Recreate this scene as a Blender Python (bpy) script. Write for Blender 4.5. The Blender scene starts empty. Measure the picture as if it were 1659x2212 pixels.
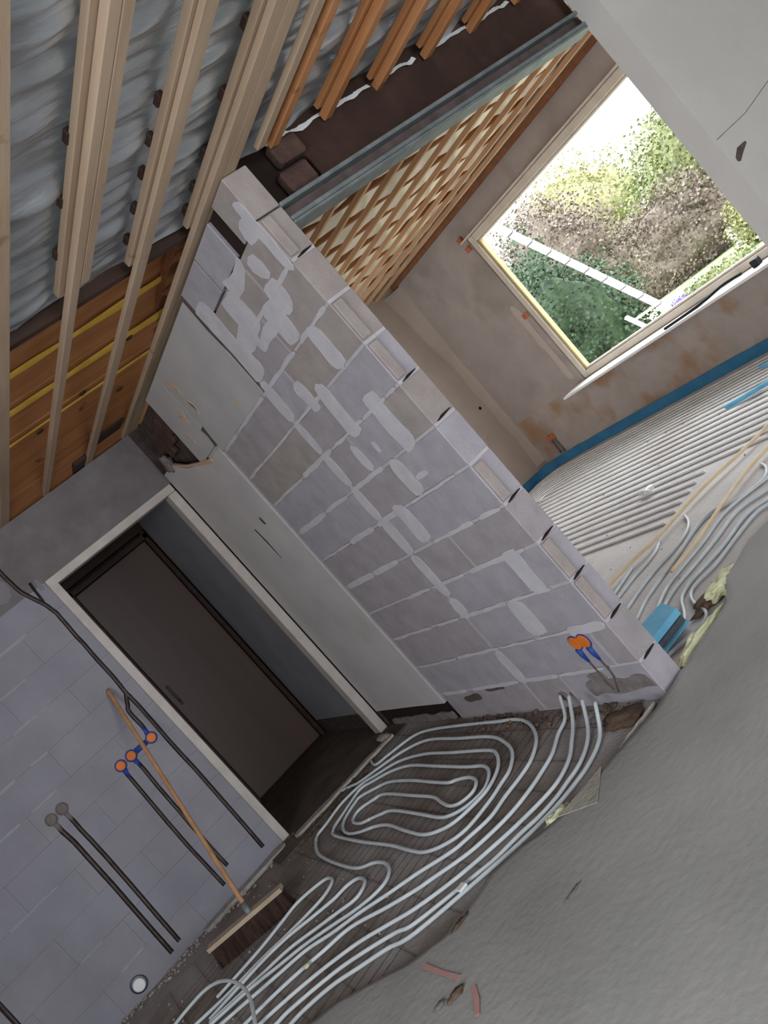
import bpy, bmesh, math, random
from mathutils import Vector, Matrix, noise

random.seed(7)
SC = bpy.context.scene
COL = SC.collection

# ------------------------------------------------------------------ camera, sky, light, exposure
cam_data = bpy.data.cameras.new('camera')
cam = bpy.data.objects.new('camera', cam_data)
COL.objects.link(cam)
cam_data.sensor_width = 36.0
cam_data.lens = 1924.2 / 2212.0 * 36.0
cam_data.clip_start = 0.05
cam_data.clip_end = 200
right = Vector((0.65156, -0.37560, -0.65909))
down = Vector((-0.61195, 0.25322, -0.74926))
fwd = Vector((0.44832, 0.89152, -0.06486))
cam.matrix_world = Matrix(((right.x, -down.x, -fwd.x, -1.7595),
                           (right.y, -down.y, -fwd.y, -5.4818),
                           (right.z, -down.z, -fwd.z, 1.4375),
                           (0, 0, 0, 1)))
SC.camera = cam

world = bpy.data.worlds.new('overcast_sky')
SC.world = world
world.use_nodes = True
_wn = world.node_tree
_bg = _wn.nodes['Background']
_bg.inputs['Color'].default_value = (0.89, 0.945, 1.0, 1)
_bg.inputs['Strength'].default_value = 9.0

def portal(name, loc, rot, sx, sy):
    l = bpy.data.lights.new(name, 'AREA')
    l.shape = 'RECTANGLE'; l.size = sx; l.size_y = sy
    l.cycles.is_portal = True
    o = bpy.data.objects.new(name, l)
    o.location = loc; o.rotation_euler = rot
    COL.objects.link(o)
# sky portals in the window in view and the two added openings (they only guide sampling of the sky)
portal('sky_portal', (4.025, -0.7425, 1.4375), (0, math.radians(90), 0), 1.68, 3.22)
portal('sky_portal', (-0.2, -8.6, 1.35), (math.radians(90), 0, 0), 3.2, 2.3)
portal('sky_portal', (-4.1, -5.1, 1.40), (0, math.radians(-90), 0), 2.2, 2.8)

SC.view_settings.view_transform = 'Standard'
SC.view_settings.look = 'None'
SC.view_settings.gamma = 1.0
SC.view_settings.use_curve_mapping = False
SC.view_settings.exposure = 0.0
SC.cycles.max_bounces = 10
SC.cycles.diffuse_bounces = 6
SC.cycles.sample_clamp_indirect = 6
SC.cycles.caustics_reflective = False
SC.cycles.caustics_refractive = False

# ------------------------------------------------------------------ materials
def srgb(r, g, b):
    def f(c):
        c /= 255.0
        return c / 12.92 if c <= 0.04045 else ((c + 0.055) / 1.055) ** 2.4
    return (f(r), f(g), f(b), 1.0)

MATS = {}
def mat(name, c1, c2=None, scale=6.0, rough=0.85, bump=0.0, bscale=60.0, metal=0.0,
        stretch=None, contrast=(0.35, 0.65), c3=None, s3=2.0, t3=(0.55, 0.7), spec=0.3, trans=0.0):
    """noise mottled procedural material in object space; c3 adds a second layer of patches"""
    if name in MATS: return MATS[name]
    m = bpy.data.materials.new(name); m.use_nodes = True
    nt = m.node_tree; N = nt.nodes; L = nt.links
    b = N['Principled BSDF']
    b.inputs['Roughness'].default_value = rough
    b.inputs['Metallic'].default_value = metal
    b.inputs['Specular IOR Level'].default_value = spec
    tc = N.new('ShaderNodeTexCoord')
    mp = N.new('ShaderNodeMapping')
    L.new(tc.outputs['Object'], mp.inputs['Vector'])
    if stretch: mp.inputs['Scale'].default_value = stretch
    src = None
    if c2 is not None:
        n = N.new('ShaderNodeTexNoise'); n.inputs['Scale'].default_value = scale
        n.inputs['Detail'].default_value = 6; n.inputs['Roughness'].default_value = 0.6
        L.new(mp.outputs['Vector'], n.inputs['Vector'])
        r = N.new('ShaderNodeValToRGB')
        r.color_ramp.elements[0].position = contrast[0]; r.color_ramp.elements[0].color = c1
        r.color_ramp.elements[1].position = contrast[1]; r.color_ramp.elements[1].color = c2
        L.new(n.outputs['Fac'], r.inputs['Fac'])
        src = r.outputs['Color']
    if c3 is not None:
        n3 = N.new('ShaderNodeTexNoise'); n3.inputs['Scale'].default_value = s3
        n3.inputs['Detail'].default_value = 5
        L.new(tc.outputs['Object'], n3.inputs['Vector'])
        r3 = N.new('ShaderNodeValToRGB')
        r3.color_ramp.elements[0].position = t3[0]; r3.color_ramp.elements[1].position = t3[1]
        L.new(n3.outputs['Fac'], r3.inputs['Fac'])
        mx = N.new('ShaderNodeMix'); mx.data_type = 'RGBA'
        L.new(r3.outputs['Color'], mx.inputs['Factor'])
        if src: L.new(src, mx.inputs['A'])
        else: mx.inputs['A'].default_value = c1
        mx.inputs['B'].default_value = c3
        src = mx.outputs['Result']
    if src: L.new(src, b.inputs['Base Color'])
    else: b.inputs['Base Color'].default_value = c1
    if bump:
        nb = N.new('ShaderNodeTexNoise'); nb.inputs['Scale'].default_value = bscale
        nb.inputs['Detail'].default_value = 4
        L.new(mp.outputs['Vector'], nb.inputs['Vector'])
        bp = N.new('ShaderNodeBump'); bp.inputs['Strength'].default_value = bump
        bp.inputs['Distance'].default_value = 0.01
        L.new(nb.outputs['Fac'], bp.inputs['Height'])
        L.new(bp.outputs['Normal'], b.inputs['Normal'])
    if trans: b.inputs['Transmission Weight'].default_value = trans
    MATS[name] = m
    return m

M_block = [mat('block_grey', srgb(145, 137, 139), srgb(158, 150, 152), 9, .95, .25, 90),
           mat('block_warm', srgb(143, 133, 129), srgb(157, 147, 142), 9, .95, .25, 90),
           mat('block_cool', srgb(150, 144, 150), srgb(163, 157, 163), 9, .95, .25, 90)]
M_mortar = mat('thin_mortar', srgb(170, 164, 167), srgb(180, 175, 177), 14, .95, .3, 120)
M_smear = mat('mortar_smear', srgb(178, 173, 177), srgb(190, 185, 188), 10, .95, .2, 120)
M_wallA = [mat('left_block', srgb(136, 134, 143), srgb(147, 145, 154), 3, .95, .2, 80),
           mat('left_block_b', srgb(138, 135, 142), srgb(149, 146, 153), 3, .95, .2, 80)]
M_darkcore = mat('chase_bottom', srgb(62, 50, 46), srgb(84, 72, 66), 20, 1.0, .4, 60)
M_lintel = mat('concrete_lintel', srgb(106, 99, 100), srgb(120, 113, 114), 5, .95, .25, 60, c3=srgb(128, 123, 124), s3=3)
M_board = mat('grey_board', srgb(166, 161, 161), srgb(176, 171, 170), 4, .8, .1, 60)
M_whitepanel = mat('white_panel', srgb(184, 178, 178), srgb(196, 190, 188), 3, .55, .05, 40, c3=srgb(176, 166, 154), s3=2.2, t3=(.58, .75))
M_frame = mat('door_frame_paint', srgb(180, 171, 164), srgb(194, 185, 177), 8, .5)
M_leaf = mat('brown_door', srgb(90, 71, 65), srgb(95, 76, 69), 2, .45, stretch=(6, 6, .6))
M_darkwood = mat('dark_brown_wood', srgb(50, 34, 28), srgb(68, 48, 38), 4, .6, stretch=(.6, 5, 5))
M_hallpanel = mat('hall_panel', srgb(132, 129, 133), srgb(144, 141, 144), 3, .6)
M_hallfloor = mat('hall_floor', srgb(78, 68, 60), srgb(100, 88, 78), 5, .9)
M_black = mat('black_rubber', srgb(16, 14, 14), srgb(26, 23, 23), 8, .6)
M_screed = mat('screed', srgb(149, 147, 144), srgb(161, 158, 154), 1.7, .92, .3, 35, c3=srgb(139, 136, 133), s3=1.1, t3=(.5, .72))
M_screed_edge = mat('screed_edge', srgb(150, 144, 134), srgb(170, 164, 152), 12, .95, .5, 50)
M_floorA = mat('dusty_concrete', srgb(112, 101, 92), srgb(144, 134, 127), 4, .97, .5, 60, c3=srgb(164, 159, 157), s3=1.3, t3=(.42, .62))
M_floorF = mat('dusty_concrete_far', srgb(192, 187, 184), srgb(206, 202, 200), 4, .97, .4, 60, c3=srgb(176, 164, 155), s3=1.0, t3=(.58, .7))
M_pipe = mat('white_pipe', srgb(190, 196, 198), srgb(204, 209, 211), 12, .5)
M_pipe_far = mat('dusty_pipe', srgb(220, 219, 219), srgb(232, 231, 231), 12, .6)
M_mesh = mat('steel_wire', srgb(84, 76, 70), srgb(108, 98, 90), 30, .6, metal=.4)
M_tan = mat('tan_pipe', srgb(206, 184, 146), srgb(220, 200, 166), 10, .6)
M_blue = mat('blue_foam', srgb(96, 168, 204), srgb(120, 188, 218), 9, .8, .2, 60)
M_bluestrip = mat('edge_strip_blue', srgb(44, 108, 146), srgb(58, 124, 160), 6, .7)
M_greyfoam = mat('grey_foam', srgb(74, 76, 84), srgb(90, 92, 98), 20, .9)
M_lath = mat('planed_pine', srgb(160, 136, 113), srgb(176, 152, 129), 3, .7, .1, 40, stretch=(6, .5, 6), c3=srgb(134, 106, 82), s3=9, t3=(.68, .76))
M_lath_or = mat('orange_pine', srgb(164, 108, 66), srgb(184, 130, 86), 3, .7, .1, 40, stretch=(6, .5, 6), c3=srgb(130, 76, 40), s3=8, t3=(.62, .72))
M_lath_far = mat('far_pine', srgb(178, 136, 98), srgb(196, 156, 118), 3, .7, stretch=(6, .5, 6))
M_plank = mat('roof_plank', srgb(158, 102, 60), srgb(178, 122, 76), 3, .75, .15, 40, stretch=(.6, 6, 6), c3=srgb(124, 70, 38), s3=7, t3=(.66, .74))
M_yellow = mat('yellow_edge', srgb(214, 170, 62), srgb(228, 188, 84), 12, .8)
M_film = mat('cream_film', srgb(204, 194, 176), srgb(216, 207, 190), 5, .6)
M_brown = mat('brown_deck', srgb(122, 78, 48), srgb(144, 94, 60), 4, .9, stretch=(.6, 5, 5))
M_steel = mat('grey_steel', srgb(104, 110, 110), srgb(128, 134, 134), 14, .55, .1, 80, metal=.3)
M_header = mat('dark_header', srgb(50, 34, 28), srgb(66, 46, 38), 5, .9, .3, 50, c3=srgb(78, 58, 50), s3=3)
M_brick = mat('old_brick', srgb(66, 47, 42), srgb(86, 65, 58), 9, .95, .5, 50)
M_foam = mat('builders_foam', srgb(190, 188, 150), srgb(206, 204, 172), 10, .9, .5, 80)
M_ochre = mat('ochre_glue', srgb(182, 150, 122), srgb(196, 166, 138), 12, .9, .3, 60)
M_wallC = mat('window_wall_plaster', srgb(160, 149, 143), srgb(171, 160, 153), 3, .95, .25, 50, c3=srgb(152, 140, 133), s3=2.2)
M_wallC_low = mat('window_wall_low', srgb(164, 151, 143), srgb(174, 161, 152), 5, .95, .3, 50, c3=srgb(158, 126, 98), s3=3.2, t3=(.46, .66))
M_wallD = mat('side_wall_plaster', srgb(176, 163, 152), srgb(187, 174, 163), 2.5, .95, .2, 50)
M_wallE = mat('right_wall_plaster', srgb(192, 186, 180), srgb(200, 194, 188), 2, .93, .12, 60)
M_wincream = mat('cream_frame', srgb(206, 194, 178), srgb(218, 207, 192), 6, .4)
M_winyellow = mat('yellow_gasket', srgb(186, 164, 120), srgb(198, 176, 134), 6, .5)
M_sill = mat('white_sill', srgb(226, 226, 224), srgb(236, 236, 234), 6, .4)
M_wedge = mat('red_wedge', srgb(172, 98, 66), srgb(188, 114, 80), 10, .9)
M_orange = mat('orange_box', srgb(206, 104, 30), srgb(220, 120, 44), 14, .5)
M_bluebox = mat('blue_box', srgb(34, 58, 132), srgb(48, 72, 150), 14, .5)
M_greybox = mat('plastered_box', srgb(108, 99, 96), srgb(134, 125, 122), 16, .95, .4, 80)
M_conduit = mat('grey_conduit', srgb(74, 64, 60), srgb(96, 84, 80), 16, .7)
M_handle = mat('broom_handle', srgb(166, 122, 86), srgb(186, 144, 106), 4, .6, stretch=(8, 8, .7), c3=srgb(140, 92, 56), s3=5)
M_broomwood = mat('broom_block', srgb(168, 148, 126), srgb(184, 166, 144), 8, .7)
M_bristle = mat('dark_bristle', srgb(42, 28, 24), srgb(66, 46, 38), 40, .9, stretch=(1, 1, .1))
M_rubble = mat('mortar_rubble', srgb(150, 142, 136), srgb(174, 168, 162), 30, .98, .5, 90)
M_dirt = mat('dark_dirt', srgb(80, 62, 50), srgb(112, 92, 78), 14, 1, .6, 50)
M_red = mat('red_spray_paint', srgb(186, 128, 122), srgb(172, 146, 142), 14, .9)
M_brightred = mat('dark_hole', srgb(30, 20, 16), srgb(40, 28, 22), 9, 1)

M_foil = mat('vapour_foil', srgb(176, 181, 184), srgb(192, 197, 200), 5, .30, .2, 26, metal=.6, stretch=(1.2, 4, 4), spec=.6)

# ------------------------------------------------------------------ mesh helpers
class MB:
    def __init__(s): s.v = []; s.f = []
    def add(s, v, f):
        o = len(s.v); s.v += [tuple(p) for p in v]; s.f += [tuple(i + o for i in q) for q in f]; return s
    def box(s, a, b):
        x0, y0, z0 = a; x1, y1, z1 = b
        return s.add([(x0,y0,z0),(x1,y0,z0),(x1,y1,z0),(x0,y1,z0),(x0,y0,z1),(x1,y0,z1),(x1,y1,z1),(x0,y1,z1)],
                     [(0,3,2,1),(4,5,6,7),(0,1,5,4),(1,2,6,5),(2,3,7,6),(3,0,4,7)])
    def cbox(s, a, b, c=.003):
        """box with chamfered edges"""
        a = Vector(a); b = Vector(b); v = []; f = []
        lo = [min(a[i], b[i]) for i in range(3)]; hi = [max(a[i], b[i]) for i in range(3)]
        bm = bmesh.new(); bmesh.ops.create_cube(bm, size=1)
        for q in bm.verts:
            q.co = Vector([lo[i] + (q.co[i] + .5) * (hi[i] - lo[i]) for i in range(3)])
        bmesh.ops.bevel(bm, geom=list(bm.edges), offset=c, segments=1, affect='EDGES')
        bm.verts.index_update()
        v = [q.co.copy() for q in bm.verts]; f = [[q.index for q in p.verts] for p in bm.faces]
        bm.free(); return s.add(v, f)
    def beam(s, p, q, w, h, up=(0, 0, 1)):
        """rectangular bar from p to q, w across, h along up"""
        p = Vector(p); q = Vector(q); d = (q - p).normalized(); u = Vector(up)
        sd = d.cross(u).normalized(); u = sd.cross(d).normalized()
        v = []
        for e in (p, q):
            for a, b in ((-1,-1),(1,-1),(1,1),(-1,1)): v.append(e + sd * a * w / 2 + u * b * h / 2)
        return s.add(v, [(0,1,2,3),(7,6,5,4),(0,4,5,1),(1,5,6,2),(2,6,7,3),(3,7,4,0)])
    def tube(s, path, r, n=8, caps=True):
        P = [Vector(p) for p in path]; v = []; f = []
        prev = None
        for i, p in enumerate(P):
            t = (P[min(i + 1, len(P) - 1)] - P[max(i - 1, 0)]).normalized()
            if prev is None:
                prev = t.orthogonal().normalized()
            a = (prev - t * prev.dot(t))
            a = a.normalized() if a.length > 1e-6 else t.orthogonal().normalized()
            prev = a; b = t.cross(a)
            rr = r[i] if isinstance(r, (list, tuple)) else r
            for k in range(n):
                w = 2 * math.pi * k / n
                v.append(p + (a * math.cos(w) + b * math.sin(w)) * rr)
        for i in range(len(P) - 1):
            for k in range(n):
                f.append((i*n+k, i*n+(k+1)%n, (i+1)*n+(k+1)%n, (i+1)*n+k))
        if caps:
            f.append(tuple(range(n - 1, -1, -1))); f.append(tuple((len(P)-1)*n + k for k in range(n)))
        return s.add(v, f)
    def lathe(s, prof, origin, axis, n=24):
        """prof: list of (radius, height along axis)"""
        ax = Vector(axis).normalized(); a = ax.orthogonal().normalized(); b = ax.cross(a); o = Vector(origin)
        v = []; f = []
        for r, h in prof:
            for k in range(n):
                w = 2 * math.pi * k / n
                v.append(o + ax * h + (a * math.cos(w) + b * math.sin(w)) * max(r, 1e-4))
        for i in range(len(prof) - 1):
            for k in range(n):
                f.append((i*n+k, i*n+(k+1)%n, (i+1)*n+(k+1)%n, (i+1)*n+k))
        f.append(tuple(range(n-1, -1, -1))); f.append(tuple((len(prof)-1)*n+k for k in range(n)))
        return s.add(v, f)
    def prism(s, poly, off, base):
        """poly: 2D points; base(u,v)->Vector; off: extrusion vector"""
        n = len(poly); off = Vector(off)
        a = [Vector(base(*p)) for p in poly]
        v = a + [p + off for p in a]
        f = [tuple(range(n)), tuple(range(2*n-1, n-1, -1))]
        for i in range(n): f.append((i, i+n, (i+1)%n+n, (i+1)%n))
        return s.add(v, f)
    def build(s, name, m, parent=None, smooth=False, label=None, cat=None, group=None, kind=None):
        me = bpy.data.meshes.new(name); me.from_pydata(s.v, [], s.f); me.update()
        bm = bmesh.new(); bm.from_mesh(me); bmesh.ops.recalc_face_normals(bm, faces=bm.faces); bm.to_mesh(me); bm.free()
        me.materials.append(m)
        if smooth:
            for p in me.polygons: p.use_smooth = True
        o = bpy.data.objects.new(name, me); COL.objects.link(o)
        if parent: 
            o.parent = parent
            o.matrix_parent_inverse = Matrix.Translation(-parent.location)
        return tag(o, label, cat, group, kind)

def tag(o, label=None, cat=None, group=None, kind=None):
    if label: o['label'] = label
    if cat: o['category'] = cat
    if group: o['group'] = group
    if kind: o['kind'] = kind
    return o

def empty(name, loc, label=None, cat=None, group=None, kind=None):
    o = bpy.data.objects.new(name, None); o.location = loc; o.empty_display_size = .1
    COL.objects.link(o)
    return tag(o, label, cat, group, kind)

def smooth_path(pts, sub=5):
    """Catmull-Rom through points"""
    P = [Vector(p) for p in pts]; out = []
    for i in range(len(P) - 1):
        p0 = P[max(i-1, 0)]; p1 = P[i]; p2 = P[i+1]; p3 = P[min(i+2, len(P)-1)]
        for k in range(sub):
            t = k / sub
            out.append(.5 * ((2*p1) + (p2-p0)*t + (2*p0-5*p1+4*p2-p3)*t*t + (3*p1-p0-3*p2+p3)*t**3))
    out.append(P[-1]); return out

def rough_rect(y0, y1, z0, z1, jit=.012, step=.035):
    """outline of a ragged rectangle"""
    pts = []
    def seg(a, b):
        L = math.hypot(b[0]-a[0], b[1]-a[1]); n = max(2, int(L / step))
        for i in range(n):
            t = i / n
            pts.append((a[0]+(b[0]-a[0])*t + random.uniform(-jit, jit), a[1]+(b[1]-a[1])*t + random.uniform(-jit, jit)))
    seg((y0, z0), (y1, z0)); seg((y1, z0), (y1, z1)); seg((y1, z1), (y0, z1)); seg((y0, z1), (y0, z0))
    n = len(pts); jl = [(random.uniform(-jit, jit), random.uniform(-jit, jit)) for _ in range(n)]
    out = []
    for i in range(n):                       # low-passed jitter keeps the outline ragged but simple
        a, b, c = pts[i-1], pts[i], pts[(i+1) % n]
        out.append(((a[0] + 2*b[0] + c[0])/4, (a[1] + 2*b[1] + c[1])/4))
    return out

def ribbon(path, w):
    """outline polygon of a strip of width w along a 2D path"""
    P = [Vector(p) for p in path]; Lf = []; Rt = []
    for i, p in enumerate(P):
        t = (P[min(i+1, len(P)-1)] - P[max(i-1, 0)]).normalized(); n = Vector((-t.y, t.x))
        ww = w[i] if isinstance(w, (list, tuple)) else w
        Lf.append(p + n*ww/2); Rt.append(p - n*ww/2)
    return [tuple(p) for p in Lf] + [tuple(p) for p in reversed(Rt)]

def blob(name, c, r, m, parent=None, seed=0, amp=.3, sub=3, freq=2.0, **kw):
    bm = bmesh.new(); bmesh.ops.create_icosphere(bm, subdivisions=sub, radius=1)
    for v in bm.verts:
        d = 1 + amp * noise.noise(v.co * freq + Vector((seed*7.1, seed*3.3, seed)))
        v.co = Vector((v.co.x*r[0]*d + c[0], v.co.y*r[1]*d + c[1], v.co.z*r[2]*d + c[2]))
    mb = MB(); bm.verts.index_update()
    mb.add([v.co.copy() for v in bm.verts], [[v.index for v in f.verts] for f in bm.faces]); bm.free()
    return mb.build(name, m, parent, smooth=True, **kw)

# ================================================================== STRUCTURE
# ------------------------------------------------------------------ floors
Y1 = -2.75           # plane of the opening / free end of the block wall
ZA, XB = 2.5, 0.12
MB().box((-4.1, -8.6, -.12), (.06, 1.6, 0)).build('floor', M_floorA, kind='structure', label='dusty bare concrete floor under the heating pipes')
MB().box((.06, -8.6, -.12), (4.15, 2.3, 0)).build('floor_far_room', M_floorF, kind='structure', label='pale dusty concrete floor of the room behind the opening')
# poured screed, with ragged edge
edge = [(4.1,-2.72),(2.0,-2.70),(1.195,-2.64),(1.06,-2.60),(0.951,-2.564),(0.783,-2.59),(0.682,-2.57),(0.60,-2.66),(0.491,-2.737),(0.366,-2.745),(0.219,-2.75),
        (0.12,-2.765),(-0.01,-2.77),(-0.143,-2.758),(-0.304,-2.733),(-0.482,-2.702),(-0.633,-2.678),(-0.779,-2.562),(-0.899,-2.508),(-0.967,-2.527),
        (-1.143,-2.521),(-1.298,-2.417),(-1.41,-2.27),(-1.519,-2.149),(-1.645,-2.055),(-1.80,-1.96),(-2.3,-1.75),(-4.05,-1.6)]
fine = []
for i in range(len(edge) - 1):
    a = Vector(edge[i]); b = Vector(edge[i+1]); n = max(1, int((b-a).length / .03))
    for k in range(n):
        p = a + (b-a)*k/n
        fine.append((p.x + .010*noise.noise((p.x*18, p.y*18, 1)), p.y + .016*noise.noise((p.x*14, p.y*14, 5))))
fine.append(edge[-1])
ridge = MB()
# top surface as strips from the edge to the back, with a soft rounded lip
n = len(fine); V = []; F = []
rows = [(0, .0005), (.004, .030), (.018, .046), (.06, .050), (.25, .050), (.8, .050), (2.0, .050), (4.2, .050), (6.9, .050)]
for (d, z) in rows:
    for (x, y) in fine:
        yy = y - d if d < 6.5 else -8.5
        yy = max(yy, -8.5)
        V.append((x, yy, z + (.0035*noise.noise((x*2.2, yy*2.2, 3)) if d > .05 else 0)))
for r in range(len(rows) - 1):
    for i in range(n - 1): F.append((r*n+i, r*n+i+1, (r+1)*n+i+1, (r+1)*n+i))
ridge.add(V, F).build('floor_screed', M_screed, smooth=True, kind='structure', label='grey poured screed floor with ragged edge')

# ------------------------------------------------------------------ block wall (middle), front plane x = 0
wallB = MB().box((.003, -2.7475, 0), (XB-.003, -1.045, 2.29)).build('wall_middle', M_mortar, kind='structure', label='unplastered partition wall of grey aerated concrete blocks')
ZJ = [0, .18, .378, .58, .768, .955, 1.15, 1.34, 1.54, 1.73, 1.925, 2.12, 2.31, 2.495]
PERP = {0: [-2.20], 1: [-2.62], 2: [-2.30], 3: [-2.55], 4: [-2.28], 5: [-2.12], 6: [-2.34], 7: [-2.18, -2.53], 8: [-2.28], 9: [-2.15, -2.53], 10: [-2.3], 11: [-2.46]}
def block_b(y0, y1, z0, z1, i):
    g = .006
    mb = MB().cbox((0 + random.uniform(-.0015, .0015), y1 + g, z0 + g), (XB, y0 - g if y0 > Y1 + .02 else y0, z1 - g), .0035)
    mb.build('block', random.choice(M_block), wallB)
for i in range(len(ZJ) - 1):
    z0, z1 = ZJ[i], ZJ[i+1]
    first = -1.045 if z1 < 2.0 else -1.885
    cuts = [first, -1.90] if first > -1.8 else [first]
    cuts += sorted(PERP.get(i, []), reverse=True) + [Y1 - .006]
    if i == 12:
        cuts = [-1.885, -2.20, -2.478]
    for a, b in zip(cuts[:-1], cuts[1:]):
        block_b(a, b, z0, z1, i)
# slot beside the beam seat at the top of the wall: top course leaves a pocket
MB().cbox((0, Y1, 2.311), (XB, -2.575, 2.497), .003).build('block', M_block[1], wallB)
MB().box((.016, -2.5745, 2.29), (XB-.002, -2.4725, 2.49)).build('slot_shade', M_brightred, wallB)  # near-black fill stands in for the shade inside the pocket
MB().box((.05, -2.47, 2.29), (XB-.006, -1.89, 2.40)).build('wall_core', M_mortar, wallB)
# tongues on the free end of every other course, warm tone standing in for bounced light
for i in (3, 5, 8, 9, 2, 11):
    z0, z1 = ZJ[i], ZJ[i+1]
    MB().cbox((.006, Y1 - .013, z0 + .012), (.052, Y1 + .004, z1 - .012), .004).build('tongue', M_block[1], wallB)
# dark open joints on the end face
for z in (.18, .378, .58, .768, .955, 1.35, 1.54, 2.12):
    x0 = random.uniform(.01, .03)
    MB().prism(ribbon([(x0, z - .004), (x0 + .03, z + .001), (x0 + .075, z + .004)], [.003, .010, .003]), (0, .006, 0), lambda u, w: (u, Y1 - .0095, w)).build('open_joint', M_brightred, wallB)
# mortar smears trowelled over the joints (1-2 mm proud)
def smear_b(y0, y1, z0, z1, jit=.012, step=.035, m=None):
    MB().prism(rough_rect(y0, y1, z0, z1, jit, step), (.0035, 0, 0), lambda u, w, o=-.0014-random.random()*.0026: (o, u, w)).build('mortar_smear', m or M_smear, wallB)
zz = .56
for z1 in (.70, .95, 1.16, 1.36, 1.55, 1.75, 1.98):
    w = random.uniform(.030, .046); c = -1.915 + random.uniform(-.01, .012)
    smear_b(c - w, c + w, zz, z1, .010, .05); zz = z1
for (c, a, b, w) in ((-2.53, 1.73, 1.93, .05), (-2.53, 1.32, 1.60, .055), (-2.28, 1.50, 1.77, .05), (-2.34, 1.16, 1.34, .05), (-2.165, 1.36, 1.50, .028),
                     (-2.115, .975, 1.18, .05), (-2.155, 1.69, 1.85, .045), (-2.55, .58, .79, .055), (-2.32, .39, .575, .06), (-1.91, .16, .37, .04),
                     (-2.40, 1.94, 2.13, .07), (-2.20, 2.1, 2.3, .08), (-2.52, 2.02, 2.16, .06), (-1.95, 1.98, 2.4, .07)):
    smear_b(c - w, c + w, a, b, .014, .035)
smear_b(-2.42, -2.12, 2.02, 2.08, .02); smear_b(-2.74, -2.61, 2.27, 2.36, .018); smear_b(-2.745, -2.69, 2.10, 2.42, .014); smear_b(-2.60, -2.50, 2.17, 2.27, .02); smear_b(-2.46, -2.25, 2.24, 2.33, .03); smear_b(-2.2, -1.98, 2.08, 2.17, .03); smear_b(-2.74, -2.5, .35, .40, .012); smear_b(-2.62, -2.40, .085, .125, .02)
for i in range(1, 12):                      # thin bed joint smears
    z = ZJ[i]; a = -1.08 if z < 2 else -1.9
    y = a
    while y > -2.66:
        L = random.uniform(.22, .5); e = max(y - L, -2.72)
        if random.random() < .85:
            h = random.uniform(.005, .011) if z < .9 or random.random() < .5 else random.uniform(.009, .017)
            smear_b(e, y, z - h, z + h, .0045, .03)
        y = e - random.uniform(0, .08)
for (y, z, a, b) in ((-2.45, 1.22, .05, .012), (-1.35, .13, .09, .02), (-1.62, .17, .10, .018), (-2.32, 1.42, .012, .03)):
    smear_b(y - a, y + a, z - b, z + b, .008, .03, M_conduit if z < .2 else None)
# rough render patch at the foot of the free end
MB().prism(rough_rect(-2.74, -2.32, .055, .125, .016, .03), (.004, 0, 0), lambda u, w, o=-.0042-random.random()*.001: (o, u, w)).build('mortar_smear', M_greybox, wallB)
MB().prism(rough_rect(-2.50, -2.38, .10, .17, .016, .03), (.004, 0, 0), lambda u, w, o=-.0042-random.random()*.001: (o, u, w)).build('mortar_smear', M_greybox, wallB)
MB().prism(rough_rect(-2.16, -2.08, .04, .10, .012, .03), (.004, 0, 0), lambda u, w, o=-.0042-random.random()*.001: (o, u, w)).build('mortar_smear', M_greybox, wallB)
# dark groove between the blocks and the white panel, and the crack above
MB().box((.028, -1.05, .03), (.07, -1.012, 2.10)).build('groove', M_darkcore, wallB)
# grey boards left of the blocks, near the ceiling
MB().cbox((-.002, -1.872, 1.935), (.045, -1.02, 2.47), .003).build('board', M_board, wallB)
MB().cbox((-.001, -1.016, 1.99), (.045, -.66, 2.47), .003).build('board', M_board, wallB)
MB().cbox((.0, -1.02, 1.93), (.03, -.80, 1.988), .003).build('board', M_board, wallB)
MB().prism(ribbon([(-1.878, 2.47), (-1.876, 2.3), (-1.89, 2.15), (-1.885, 1.93)], [.016, .024, .016, .008]), (.02, 0, 0), lambda u, w: (-.004, u, w)).build('crack', M_conduit, wallB)
MB().prism(ribbon([(-1.018, 1.98), (-1.03, 2.05), (-1.028, 2.10)], [.036, .03, .05]), (.02, 0, 0), lambda u, w: (-.004, u, w)).build('groove_end', M_conduit, wallB)
for k in range(9):                          # ochre glue smears on the board
    y = random.uniform(-1.20, -.78); z = random.uniform(2.16, 2.44)
    L = random.uniform(.05, .12)
    MB().prism(ribbon([(y, z), (y - .02, z - L*.5), (y - .015 + random.uniform(-.02, .02), z - L)], [.006, .018, .004]), (.004, 0, 0), lambda u, w: (-.0045, u, w)).build('glue_smear', M_ochre, wallB)
MB().prism(rough_rect(-1.62, -1.585, 2.0, 2.03, .006, .02), (.003, 0, 0), lambda u, w: (-.004, u, w)).build('glue_smear', M_ochre, wallB)
# white panel beside the door frame
panel_poly = [(-.015, .135), (-.6, .130), (-1.008, .122), (-1.010, 1.2), (-1.012, 1.96), (-.92, 1.97), (-.80, 1.945), (-.62, 2.0), (-.42, 2.06), (-.30, 2.12), (-.24, 2.15), (-.015, 2.16)]
panel = MB().prism(panel_poly, (.03, 0, 0), lambda u, w: (-.004, u, w)).build('white_panel', M_whitepanel, wallB)
gl = []
MB().prism(ribbon([(-.83, 1.955), (-.66, 2.0), (-.45, 2.065), (-.28, 2.14)], [.03, .022, .014, .012]), (.012, 0, 0), lambda u, w: (-.009, u, w)).build('glue_bead', M_ochre, wallB)
MB().prism(ribbon([(-.60, 1.52), (-.612, 1.42), (-.615, 1.29)], [.012, .014, .003]), (.003, 0, 0), lambda u, w: (-.0055, u, w)).build('slit', M_brightred, wallB)
MB().prism(rough_rect(-.80, -.77, 1.5, 1.55, .006, .015), (.003, 0, 0), lambda u, w: (-.0055, u, w)).build('stain', M_conduit, wallB)
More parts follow.
